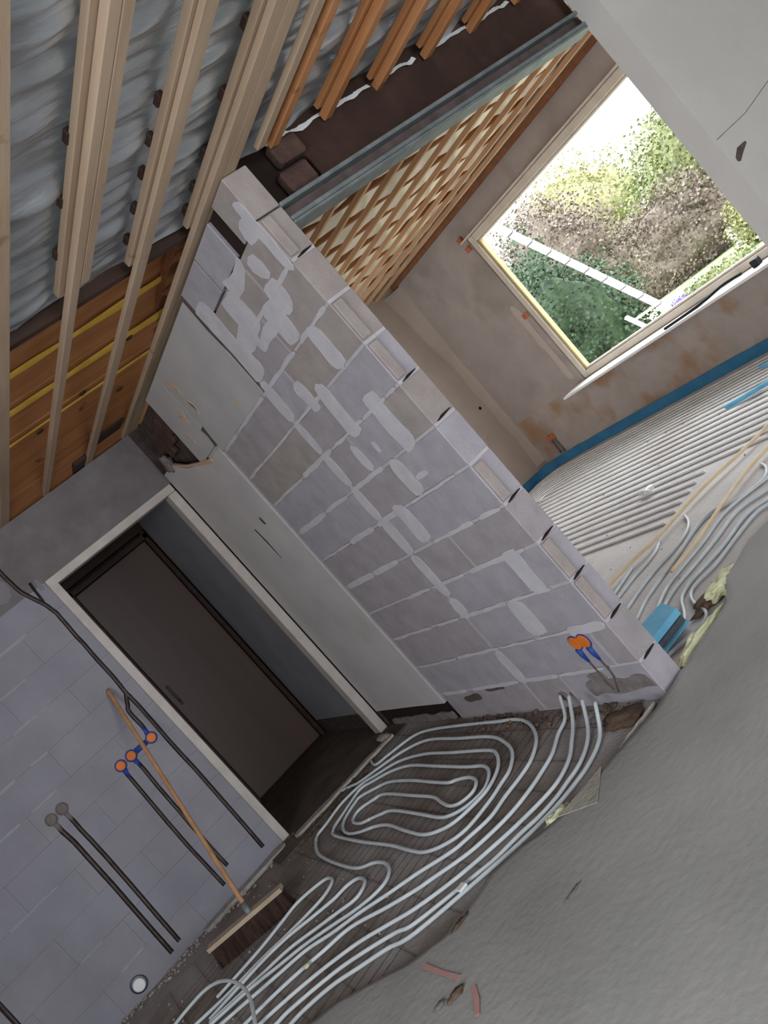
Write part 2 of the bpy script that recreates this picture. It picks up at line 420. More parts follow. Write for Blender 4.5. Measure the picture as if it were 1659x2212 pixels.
MB().box((.02, -1.0, .02), (.06, 0, .16)).build('dark_gap', M_brightred, wallB)
MB().prism(rough_rect(-1.0, -.12, .0, .055, .012, .04), (.012, 0, 0), lambda u, w: (.0, u, w)).build('foot_strip', M_greybox, wallB)
# broken corner: old brickwork showing behind
MB().box((.05, -1.9, 1.9), (XB, 0.0, 2.47)).build('old_brick_core', M_darkcore, wallB)
for k in range(3):
    MB().cbox((.012, -.30 - k*.12 - .11, 2.17 + k*.035), (.05, -.30 - k*.12, 2.36 + k*.03), .008).build('brick', M_brick, wallB)
MB().box((.06, -1.05, 0), (XB, 0.02, 1.95)).build('wall_core', M_mortar, wallB)
blob('mortar_lump', (.0, -.21, 2.17), (.03, .05, .06), M_greybox, wallB, 3, .6)

# ------------------------------------------------------------------ left wall, front plane y = 0 (blocks, chases, door opening)
XL = -.972
wallA = MB().box((-4.0, .03, 0), (XL, .14, 2.49)).build('wall_left', M_darkcore, kind='structure', label='pale grey block wall with the door opening and conduit chases')
CH = {   # chases (x, z), width
 'a': ([(-1.113, 2.33), (-1.113, 2.25), (-1.103, 2.135), (-1.06, 2.018), (-1.038, 1.918), (-1.041, 1.795), (-1.044, 1.619), (-1.046, 1.423), (-1.052, 1.292), (-1.050, 1.235), (-1.055, 1.032), (-1.058, .702), (-1.071, .078)], .026),
 'a1': ([(-1.035, 2.15), (-1.048, 2.03), (-1.05, 1.98)], .018),
 'a2': ([(-1.054, 1.30), (-1.095, 1.24), (-1.111, 1.206), (-1.112, 1.097), (-1.12, 1.03)], .026),
 'c2': ([(-1.267, 1.0), (-1.266, .912), (-1.285, .447), (-1.288, .16)], .024),
 'c3': ([(-1.345, 1.0), (-1.351, .92), (-1.364, .596), (-1.373, .35), (-1.37, .095)], .024),
 'c4': ([(-1.791, 1.04), (-1.790, .964), (-1.786, .771), (-1.806, .055)], .028),
 'c5': ([(-1.714, 1.04), (-1.717, .961), (-1.718, .697), (-1.741, .07)], .026),
 'c6': ([(-2.546, .75), (-2.547, .542), (-2.56, .1)], .03),
}
BOXES = [(-1.119, 1.009), (-1.267, 1.012), (-1.344, 1.011), (-1.791, 1.057), (-1.716, 1.062)]
cutters = []
for k, (path, w) in CH.items():
    fp = smooth_path([(p[0], p[1], 0) for p in path], 3)
    poly = ribbon([(p.x + random.uniform(-.002, .002), p.y) for p in fp], w)
    me = MB().prism(poly, (0, .07, 0), lambda u, v: (u, -.02, v)).build('cut', M_darkcore)
    xs = [q[0] for q in poly]; zs = [q[1] for q in poly]
    cutters.append((me, min(xs), max(xs), min(zs), max(zs)))
for (x, z) in BOXES:
    me = MB().lathe([(.036, 0), (.036, .07)], (x, -.02, z), (0, 1, 0), 20).build('cut', M_darkcore)
    cutters.append((me, x-.036, x+.036, z-.036, z+.036))
DEPS = None
def block_a(x0, x1, z0, z1, m, g=.0003):
    o = MB().cbox((x0 + g, random.uniform(-.0008, .0008), z0 + g), (x1 - g, .034, z1 - g), .0006).build('block', m, wallA)
    hit = [c for c in cutters if c[1] < x1 and c[2] > x0 and c[3] < z1 and c[4] > z0]
    if hit:
        for c in hit:
            md = o.modifiers.new('chase', 'BOOLEAN'); md.operation = 'DIFFERENCE'; md.solver = 'EXACT'; md.object = c[0]
        dg = bpy.context.evaluated_depsgraph_get()
        me = bpy.data.meshes.new_from_object(o.evaluated_get(dg))
        o.modifiers.clear(); o.data = me
        me.materials.clear(); me.materials.append(m)
zs = [0.0]
while zs[-1] < 2.08: zs.append(round(zs[-1] + .193, 3))
zs[-1] = 2.10
zs += [2.30, 2.50]
for i in range(len(zs) - 1):
    x = XL; k = 0
    first = .30 if i % 2 else .60
    while x > -4.0:
        w = first if k == 0 else .60
        x0 = max(x - w, -4.0)
        if i < len(zs) - 3 or x0 < -1.3:
            block_a(x0, x if not (i >= len(zs)-3 and x > -1.28) else -1.28, zs[i], zs[i+1], random.choice(M_wallA))
        x = x0; k += 1
# concrete lintel over the door
block_a(-1.28, .0, 2.10, 2.50, M_lintel)
MB().box((XL, .034, 2.10), (.0, .14, 2.50)).build('lintel_core', M_lintel, wallA)
for c in cutters: bpy.data.objects.remove(c[0], do_unlink=True)
def smear_a(x0, x1, z0, z1, jit=.004, step=.03, m=None):
    MB().prism(rough_rect(x0, x1, z0, z1, jit, step), (0, .003, 0), lambda u, w, o=-.0012-random.random()*.0018: (u, o, w)).build('mortar_smear', m or M_smearA, wallA)
M_lintelp = mat('lintel_patch', srgb(122, 118, 122), srgb(134, 130, 134), 6, .95, .25, 60)
M_smearA = mat('left_smear', srgb(150, 148, 157), srgb(160, 158, 166), 12, .95, .2, 100)
for i in range(1, 11):
    for k in range(4):
        x = random.uniform(-2.4, -1.3); L = random.uniform(.06, .22); h = random.uniform(.004, .009)
        if any(a[1]-.05 < x + L and a[2]+.05 > x and a[3] < zs[i] < a[4] for a in [(0, min(p[0] for p in v[0]), max(p[0] for p in v[0]), min(p[1] for p in v[0]), max(p[1] for p in v[0])) for v in CH.values()]):
            continue
        smear_a(x, x + L, zs[i] - h, zs[i] + h)
smear_a(-1.25, -1.135, 2.14, 2.27, .02, .04, M_lintelp); smear_a(-1.02, -.985, 2.07, 2.15, .010, .03, M_lintelp)

# hall behind the door opening
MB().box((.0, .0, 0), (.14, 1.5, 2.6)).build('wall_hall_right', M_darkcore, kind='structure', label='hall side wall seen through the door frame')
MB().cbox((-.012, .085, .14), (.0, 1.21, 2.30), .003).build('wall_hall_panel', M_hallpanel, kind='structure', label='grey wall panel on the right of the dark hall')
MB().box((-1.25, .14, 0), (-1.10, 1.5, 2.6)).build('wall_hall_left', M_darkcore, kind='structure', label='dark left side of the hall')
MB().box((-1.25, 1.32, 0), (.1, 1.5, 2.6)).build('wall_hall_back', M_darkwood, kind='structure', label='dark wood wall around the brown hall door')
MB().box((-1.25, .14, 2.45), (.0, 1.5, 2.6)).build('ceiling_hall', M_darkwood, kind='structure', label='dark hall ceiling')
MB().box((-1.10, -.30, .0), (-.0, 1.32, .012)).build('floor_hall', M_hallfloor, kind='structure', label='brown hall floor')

# hall door leaf with its dark frame
d1 = MB().cbox((-.70, 1.262, .03), (-.055, 1.30, 2.03), .003).build('door_1', M_leaf, kind='structure', label='flat dark brown inner door standing closed in the hall')
MB().cbox((-.80, 1.24, .012), (-.705, 1.32, 2.12), .006).build('door_post', M_darkwood, d1)
MB().cbox((-.05, 1.24, .012), (-.012, 1.32, 2.12), .006).build('door_post', M_darkwood, d1)
MB().cbox((-.80, 1.24, 2.035), (-.012, 1.32, 2.085), .006).build('door_head', M_darkwood, d1)
MB().cbox((-.80, 1.20, 2.10), (-.012, 1.32, 2.2), .006).build('door_head', M_darkwood, d1)
h = MB().cbox((-.662, 1.252, .93), (-.640, 1.262, 1.11), .003).build('lock_plate', M_conduit, d1)
MB().lathe([(.009, 0), (.009, -.004), (.0, -.004)], (-.651, 1.252, .965), (0, 1, 0), 12).build('keyhole', M_black, h)

# white door frame in the left wall
fr = empty('door_2', (XL/2, 0, 0), kind='structure', label='white painted door frame in the grey block wall')
MB().cbox((XL, -.014, .012), (XL + .055, .095, 2.10), .004).build('frame_post', M_frame, fr)
MB().cbox((-.075, -.02, .012), (-.012, .09, 2.045), .006).build('frame_post', M_frame, fr)
MB().cbox((XL, -.0145, 2.046), (-.0125, .0955, 2.10), .004).build('frame_head', M_frame, fr)

# ------------------------------------------------------------------ far room: window wall (x = 3.9), side wall (y = 2.15)
XC = 3.9
WY0, WY1, WZ0, WZ1 = -2.35, .865, .60, 2.275
wallC = empty('wall_far', (XC, 0, 0), kind='structure', label='rough pinkish plaster wall around the big window')
MB().box((XC, -2.75, .60), (XC+.11, WY0, 2.95)).build("wall_section", M_wallC, wallC)
MB().box((XC, WY1, .60), (XC+.11, 2.35, 2.95)).build("wall_section", M_wallC, wallC)
MB().box((XC, WY0, WZ1), (XC+.11, WY1, 2.95)).build("wall_section", M_wallC, wallC)
MB().box((XC, -2.75, -.1), (XC+.11, 2.35, .60)).build('wall_section', M_wallC_low, wallC)
# chipped plaster edge beside the window
MB().prism(rough_rect(.93, 1.02, .66, 1.55, .014, .05), (-.006, 0, 0), lambda u, w: (XC+.002, u, w)).build('plaster_edge', M_wallD, wallC)
MB().box((XB, 2.15, 0), (XC+.11, 2.35, 2.95)).build("wall_far_left", M_wallD, kind='structure', label='warm plaster side wall of the far room')
# soft plaster coving lump where the two walls meet
cv = MB()
pts = []
for i in range(40):
    z = .12 + 2.36 * i / 39
    w = .10 + .10 * max(0, (z - 1.4)) + .03 * noise.noise((z*3, 0, 0))
    pts.append([(XC, 2.15 - w*.35, z), (XC - w*.30, 2.15 - w*.18, z), (XC - w, 2.15, z), (XC + .01, 2.16, z)])
for i in range(39):
    o = len(cv.v)
    cv.add(pts[i] + pts[i+1], [(0,1,5,4), (1,2,6,5)])
cv.build('plaster_fillet', M_wallD, bpy.data.objects['wall_far_left'], smooth=True)
MB().lathe([(.018, 0), (.016, .004)], (3.72, 2.149, .985), (0, -1, 0), 14).build('hole', M_brightred, bpy.data.objects['wall_far_left'])
MB().lathe([(.022, 0), (.02, .003)], (3.55, 2.149, .70), (0, -1, 0), 14).build('stain', M_ochre, bpy.data.objects['wall_far_left'])

# window
win = empty('window_1', (XC+.1, -.75, WZ0), kind='structure', label='large cream framed window looking onto the garden')
FX0, FX1 = XC + .012, XC + .105
def fbar(y0, y1, z0, z1, x0=FX0, x1=FX1, name='frame_bar', m=M_wincream):
    return MB().cbox((x0, y0, z0), (x1, y1, z1), .006).build(name, m, win)
fbar(WY1-.07, WY1, WZ0, WZ1); fbar(WY0, WY0+.07, WZ0, WZ1)
fbar(WY0+.0705, WY1-.0705, WZ1-.07, WZ1); fbar(WY0+.0705, WY1-.0705, WZ0, WZ0+.06)
fbar(WY1-.095, WY1-.0705, WZ0+.06, WZ1-.07, XC+.03, XC+.09, 'glazing_bead', M_winyellow)
fbar(WY0+.0955, WY1-.0955, WZ1-.09, WZ1-.0705, XC+.03, XC+.09, 'glazing_bead', M_wincream)
fbar(WY0+.0955, WY1-.0955, WZ0+.0605, WZ0+.08, XC+.03, XC+.09, 'glazing_bead', M_wincream)
mg = bpy.data.materials.new('window_glass'); mg.use_nodes = True
nt = mg.node_tree; nt.nodes.remove(nt.nodes['Principled BSDF'])
tr = nt.nodes.new('ShaderNodeBsdfTransparent'); gl = nt.nodes.new('ShaderNodeBsdfGlossy'); fz = nt.nodes.new('ShaderNodeMath'); lw = nt.nodes.new('ShaderNodeLayerWeight'); mxs = nt.nodes.new('ShaderNodeMixShader')
fz.operation = 'POWER'; fz.inputs[1].default_value = 5.0; nt.links.new(lw.outputs['Facing'], fz.inputs[0]); gl.inputs['Roughness'].default_value = .02
nt.links.new(fz.outputs[0], mxs.inputs[0]); nt.links.new(tr.outputs[0], mxs.inputs[1]); nt.links.new(gl.outputs[0], mxs.inputs[2])
nt.links.new(mxs.outputs[0], nt.nodes['Material Output'].inputs['Surface'])
MB().box((XC+.058, WY0+.09, WZ0+.075), (XC+.064, WY1-.09, WZ1-.085)).build('pane', mg, win)
MB().cbox((XC-.24, WY0-.1, .575), (XC+.05, .985, .598), .004).build('window_sill', M_sill, win)
for (y, z) in ((.905, 2.20), (.90, 1.40), (.915, 2.31)):
    MB().cbox((XC-.03, y-.03, z-.025), (XC+.03, y+.03, z+.025), .004).build('wedge', M_wedge, win)
MB().box((XC-.03, -2.3, WZ1+.002), (XC+.01, .93, WZ1+.016)).build('head_strip', M_wincream, win)

# ------------------------------------------------------------------ right wall E (plane y = -2.88 .. Y1)
E0 = 2.04
wallE = MB().box((E0, Y1-.13, .05), (4.18, Y1, 2.95)).build("wall_right", M_wallE, kind='structure', label='smooth pale grey plastered wall at the right of the opening')
MB().prism(ribbon([(E0+.02, 1.445), (E0+.30, 1.452), (E0+.62, 1.50), (E0+1.2, 1.55)], .0035), (0, -.002, 0), lambda u, w: (u, Y1-.1295, w)).build('hairline_crack', M_greybox, wallE)
MB().prism(ribbon([(E0-.12+.16, 1.31), (E0+.05, 1.315), (E0+.10, 1.34), (E0+.17, 1.352)], [.008, .03, .036, .012]), (0, -.003, 0), lambda u, w: (u, Y1-.1295, w)).build('plaster_gouge', M_conduit, wallE)

# ------------------------------------------------------------------ outer shell of the room behind the camera (two openings added to let daylight in)
M_shell = mat('shell_plaster', srgb(186, 182, 178), srgb(196, 192, 188), 2, .95)
ws = empty('wall_back', (0, -8.5, 0), kind='structure', label='plain plaster wall behind the viewer with a wide opening added for daylight')
for a, b in (((-4.1, -8.7, -.1), (-1.8, -8.5, 2.95)), ((1.4, -8.7, -.1), (4.2, -8.5, 2.95)), ((-1.8, -8.7, -.1), (1.4, -8.5, .2)), ((-1.8, -8.7, 2.5), (1.4, -8.5, 2.95))):
    MB().box(a, b).build('wall_section', M_shell, ws)
wl = empty('wall_side', (-4.1, -4, 0), kind='structure', label='plain plaster outer wall left of the viewer with an opening added for daylight')
for a, b in (((-4.2, -8.5, -.1), (-4.0, -6.5, 2.95)), ((-4.2, -3.7, -.1), (-4.0, .14, 2.95)), ((-4.2, -6.5, -.1), (-4.0, -3.7, .3)), ((-4.2, -6.5, 2.5), (-4.0, -3.7, 2.95))):
    MB().box(a, b).build('wall_section', M_shell, wl)
MB().box((4.0, -8.5, -.1), (4.18, Y1-.13, 2.95)).build('wall_side_right', M_shell, kind='structure', label='plain plaster wall closing the room on the right')
MB().box((-4.2, -8.7, 2.95), (4.3, 2.4, 3.05)).build('roof_deck', M_brown, kind='structure', label='unseen roof deck above the ceiling, blocking the sky')  # unseen deck added to keep the sky out from above
MB().box((-4.2, .10, 2.5), (.06, .2, 2.95)).build('wall_left_top', M_brown, kind='structure', label='timber infill above the left wall')

# ------------------------------------------------------------------ ceiling of the near room: foil + battens
ceil = empty('ceiling', (-1, -4, 2.56), kind='structure', label='open ceiling of pine battens below silvery vapour foil')
BX = [-.905, -.605, -.295, .015, .29, .585, .90, 1.20, 1.52, 1.84]
def foil_z(x, y):
    s = ((x + .905) / .305) % 1.0
    sag = math.sin(math.pi * s)
    # long creases running roughly along x, pinched at the battens
    u = y * 1.0 + x * .10
    r1 = noise.noise((x*.9, u*7.5, 2.0)); r2 = noise.noise((x*1.6+9, u*16, 7.0)); r3 = noise.noise((x*3+4, u*34, 3.0))
    ridge = (1 - abs(r1)*2.2) * .5
    return 2.585 - sag*.016 + sag*(.048*r1 + .030*ridge + .024*r2) + .009*r3*sag
def foil_patch(x0, x1, nx, y0, y1, ny, droop):
    mb = MB(); V = []; F = []
    for j in range(ny + 1):
        for i in range(nx + 1):
            x = x0 + (x1-x0)*i/nx
            ye = y1 + droop[1] * noise.noise((x*4.0, 3.1, 0))
            y = y0 + (ye-y0)*j/ny
            z = foil_z(x, y)
            e = max(0, (y - (ye - .05)) / .05)
            z += droop[0] * e * e
            V.append((x, y, z))
    for j in range(ny):
        for i in range(nx):
            a = j*(nx+1)+i; F.append((a, a+1, a+nx+2, a+nx+1))
    return mb.add(V, F)
foil_patch(-1.25, .12, 80, -4.7, -2.36, 230, (-.012, .05)).build('vapour_foil', M_foil, ceil, smooth=True)
foil_patch(.12, 2.10, 90, -4.7, -2.66, 200, (-.035, .06)).build('vapour_foil', M_foil, ceil, smooth=True)
foil_patch(-4.05, -1.25, 40, -8.5, -2.36, 90, (-.012, .05)).build('vapour_foil', M_foil, ceil, smooth=True)
foil_patch(-1.25, 4.05, 60, -8.5, -4.7, 50, (0, 0)).build('vapour_foil', M_foil, ceil, smooth=True)
foil_patch(2.10, 4.05, 30, -4.7, -2.9, 40, (0, 0)).build('vapour_foil', M_foil, ceil, smooth=True)

# bottom battens (z 2.5 .. 2.53) run towards the left wall; upper laths between them and the foil
def batten(x0, x1, y0, y1, z0, z1, m, name='batten'):
    return MB().cbox((x0, y0, z0), (x1, y1, z1), .003).build(name, m, ceil)
# first batten, close to the left image edge
batten(-.945, -.885, -8.4, .02, 2.500, 2.522, M_lath)
batten(-.957, -.9051, -8.4, -2.55, 2.523, 2.548, M_lath)
# second: double
batten(-.640, -.600, -8.4, .03, 2.500, 2.530, M_lath)
batten(-.599, -.560, -8.4, -2.58, 2.500, 2.532, M_lath)
batten(-.662, -.626, -8.4, -2.50, 2.533, 2.560, M_lath)
# third
batten(-.330, -.275, -8.4, .06, 2.500, 2.522, M_lath)
batten(-.345, -.300, -8.4, -2.42, 2.523, 2.552, M_lath)
# fourth: along the top of the block wall
batten(-.040, .018, -8.4, .03, 2.500, 2.526, M_lath)
batten(.019, .078, -8.4, .03, 2.500, 2.524, M_lath)
batten(-.056, -.012, -8.4, -2.42, 2.527, 2.556, M_lath)
# fifth and on: cut off at the beam
batten(.168, .210, -8.4, -2.79, 2.500, 2.524, M_lath)
batten(.255, .300, -8.4, -2.74, 2.500, 2.530, M_lath_or)
for bx, ye in ((.585, -2.70), (.90, -2.68), (1.20, -2.70), (1.52, -2.68), (1.84, -2.70)):
    batten(bx-.022, bx+.022, -8.4, ye, 2.500, 2.535, M_lath_or)
    batten(bx-.046, bx-.012, -8.4, ye-.04, 2.536, 2.560, M_lath_or)
for bx in (-1.21, -1.51, -1.81, -2.11, -2.41, 2.14, 2.44, 2.74, 3.04):
    batten(bx-.022, bx+.022, -8.4, (.02 if bx < 0 else -2.89), 2.500, 2.530, M_lath)
# small dark blocks standing in for the shaded gaps between lath and foil
for (x, ys) in ((-.665, (-3.35, -3.05, -2.75)), (-.345, (-3.3, -3.12, -2.95, -2.75, -2.55)), (-.055, (-3.45, -3.15, -2.85, -2.65, -2.5))):
    for y in ys:
        MB().cbox((x-.003, y-.028, 2.553), (x+.02, y+.022, 2.575), .003).build('foil_gap_shade', M_darkwood, ceil)

# old roof boards seen between foil and left wall (sloping down to the wall)
PK = .28/2.35
def pz(y): return 2.78 - (y + 2.3)*PK
roofb = empty('ceiling_boards', (-.5, -1, 2.65), kind='structure', label='orange roof boards with yellow seams above the alcove')
bounds = [-2.42, -1.90, -1.66, -1.33, -1.0, -.62, -.28, .10]
for i in range(len(bounds) - 1):
    a, b = bounds[i] + .005, bounds[i+1] - .005
    dz = random.uniform(-.006, .006)
    MB().add([(-4.0, a, pz(a)+dz), (-4.0, b, pz(b)+dz), (.5, b, pz(b)+dz), (.5, a, pz(a)+dz), (-4.0, a, pz(a)+dz+.03), (-4.0, b, pz(b)+dz+.03), (.5, b, pz(b)+dz+.03), (.5, a, pz(a)+dz+.03)],
             [(0,1,2,3), (7,6,5,4), (0,4,5,1), (1,5,6,2), (2,6,7,3), (3,7,4,0)]).build('plank', M_plank, roofb)
for y, w in ((-1.60, .030), (-1.27, .034), (-.95, .014), (-1.88, .010)):
    mb = MB(); V = []; F = []
    N_ = 120
    for i in range(N_ + 1):
        x = -4.0 + 4.5*i/N_; ww = w*(1 + .5*noise.noise((x*5, y, 0)))
        V += [(x, y-ww, pz(y-ww)-.008), (x, y, pz(y)-.014), (x, y+ww, pz(y+ww)-.008)]
    for i in range(N_):
        a = i*3; F += [(a, a+1, a+4, a+3), (a+1, a+2, a+5, a+4)]
    mb.add(V, F).build('yellow_seam', M_yellow, roofb, smooth=True)
# dark slabs stand in for shade under the foil edge and in wall pockets
MB().cbox((-4.0, -2.35, 2.534), (.018, -2.305, 2.64), .004).build('edge_gap_shade', M_darkwood, roofb)
MB().cbox((-.30, -.30, 2.53), (-.05, .02, 2.56), .006).build('pocket_shade', M_darkwood, roofb)
MB().cbox((-.42, -.16, 2.505), (-.33, .03, 2.54), .006).build('pocket_shade', M_darkwood, roofb)
for (x, y) in ((-.10, -.75), (-.06, -1.25), (-.62, -.9), (-.35, -1.0)):
    z = pz(y) - .012
    MB().lathe([(.022, 0), (.018, .006)], (x, y, z), (0, 0, -1), 12).build('knot', M_darkwood, roofb)

# ------------------------------------------------------------------ steel beam over the opening and the dark header above
bm_ = empty('steel_beam', (XB, Y1, 2.22), 'grey steel channel beam spanning the opening above the far room', 'beam')
def bpart(name, a, b, m=M_steel): MB().cbox(a, b, .003).build(name, m, bm_)
bpart('bottom_flange', (XB-.004, Y1-.01, 2.222), (E0+.06, Y1+.10, 2.234))
bpart('bottom_lip', (XB-.004, Y1-.012, 2.2345), (E0+.06, Y1+.0, 2.252))
bpart('web', (XB-.004, Y1+.045, 2.2345), (E0+.06, Y1+.055, 2.315), M_conduit)
bpart('stiffener', (XB-.004, Y1+.030, 2.2345), (E0+.06, Y1+.0445, 2.262))
bpart('top_flange', (XB-.004, Y1-.012, 2.298), (E0+.06, Y1+.10, 2.315))
hd = empty('wall_header', (1, Y1+.1, 2.35), 'dark brown header of board and old brick above the steel beam', kind='structure')
MB().cbox((XB-.1, Y1+.06, 2.4305), (XB+.0, Y1+.10, 2.60), .004).build('board', M_header, hd)
MB().cbox((.40, Y1+.06, 2.316), (E0+.08, Y1+.10, 2.62), .004).build('board', M_header, hd)
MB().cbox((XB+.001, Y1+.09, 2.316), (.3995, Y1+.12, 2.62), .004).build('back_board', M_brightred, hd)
for (x, z) in ((.30, 2.33), (.34, 2.44)):
    MB().cbox((x-.07, Y1+.03, z), (x+.07, Y1+.085, z+.09), .01).build('brick', M_brick, hd)
# torn foil hem between batten ends, its under-lit brightness put into white colour
for k, (x, w) in enumerate(((.43, .15), (.73, .13), (1.04, .11), (1.36, .15), (1.68, .13))):
    mb = MB(); V = []; F = []
    for i in range(13):
        xx = x - w + 2*w*i/12; zt = 2.553 + .006*noise.noise((xx*9, k, 0)); h_ = .030 + .018*noise.noise((xx*14, k, 4))
        V += [(xx, -2.685, zt), (xx, -2.70 + .01*noise.noise((xx*20, 1, 1)), zt-h_)]
    for i in range(12): F.append((i*2, i*2+1, i*2+3, i*2+2))
    mb.add(V, F).build('foil_hem', M_filmw if 'M_filmw' in globals() else mat('underlit_foil_hem', srgb(226, 228, 226), srgb(236, 238, 236), 9, .4), ceil, smooth=True)

# ------------------------------------------------------------------ far room ceiling
cf = MB().box((XB, Y1+.12, 2.66), (XC, 2.15, 2.70)).build('ceiling_far', M_brown, kind='structure', label='far room ceiling with cream insulation between laths')
y = Y1 + .22
k = 0
while y < 2.1:                               # sagging cream strips along x between brown joists
    w = random.uniform(.26, .40)
    mb = MB(); V = []; F = []; NX = 70
    for i in range(NX + 1):
        x = XB + .02 + (XC - XB - .04)*i/NX
        w0 = w*(.84 + .75*noise.noise((x*2.6, k*3.1, 0))); c = y + w/2 + .12*noise.noise((x*1.7, k*5.0, 2))
        for j in range(7):
            t = j/6*2 - 1
            V.append((x, c + t*w0/2, 2.64 - (1-t*t)*(.046 + .05*noise.noise((x*3.4, k*2.2, 4)))))
    for i in range(NX):
        for j in range(6):
            a = i*7+j; F.append((a, a+1, a+8, a+7))
    mb.add(V, F).build('insulation_strip', M_film, cf, smooth=True)
    j0 = y + w + .012
    MB().cbox((XB+.01, j0, 2.61), (XC-.01, j0+.035, 2.659), .003).build('joist', M_brown, cf)
    y += w + .055; k += 1
x = .34
while x < XC:
    MB().cbox((x-.016, Y1+.14, 2.502), (x+.016, 2.145, 2.535), .002).build('batten', M_lath_far, cf)
    x += .272
MB().cbox((XC-.05, Y1+.14, 2.495), (XC-.002, 2.145, 2.535), .002).build('batten', M_brown, cf)

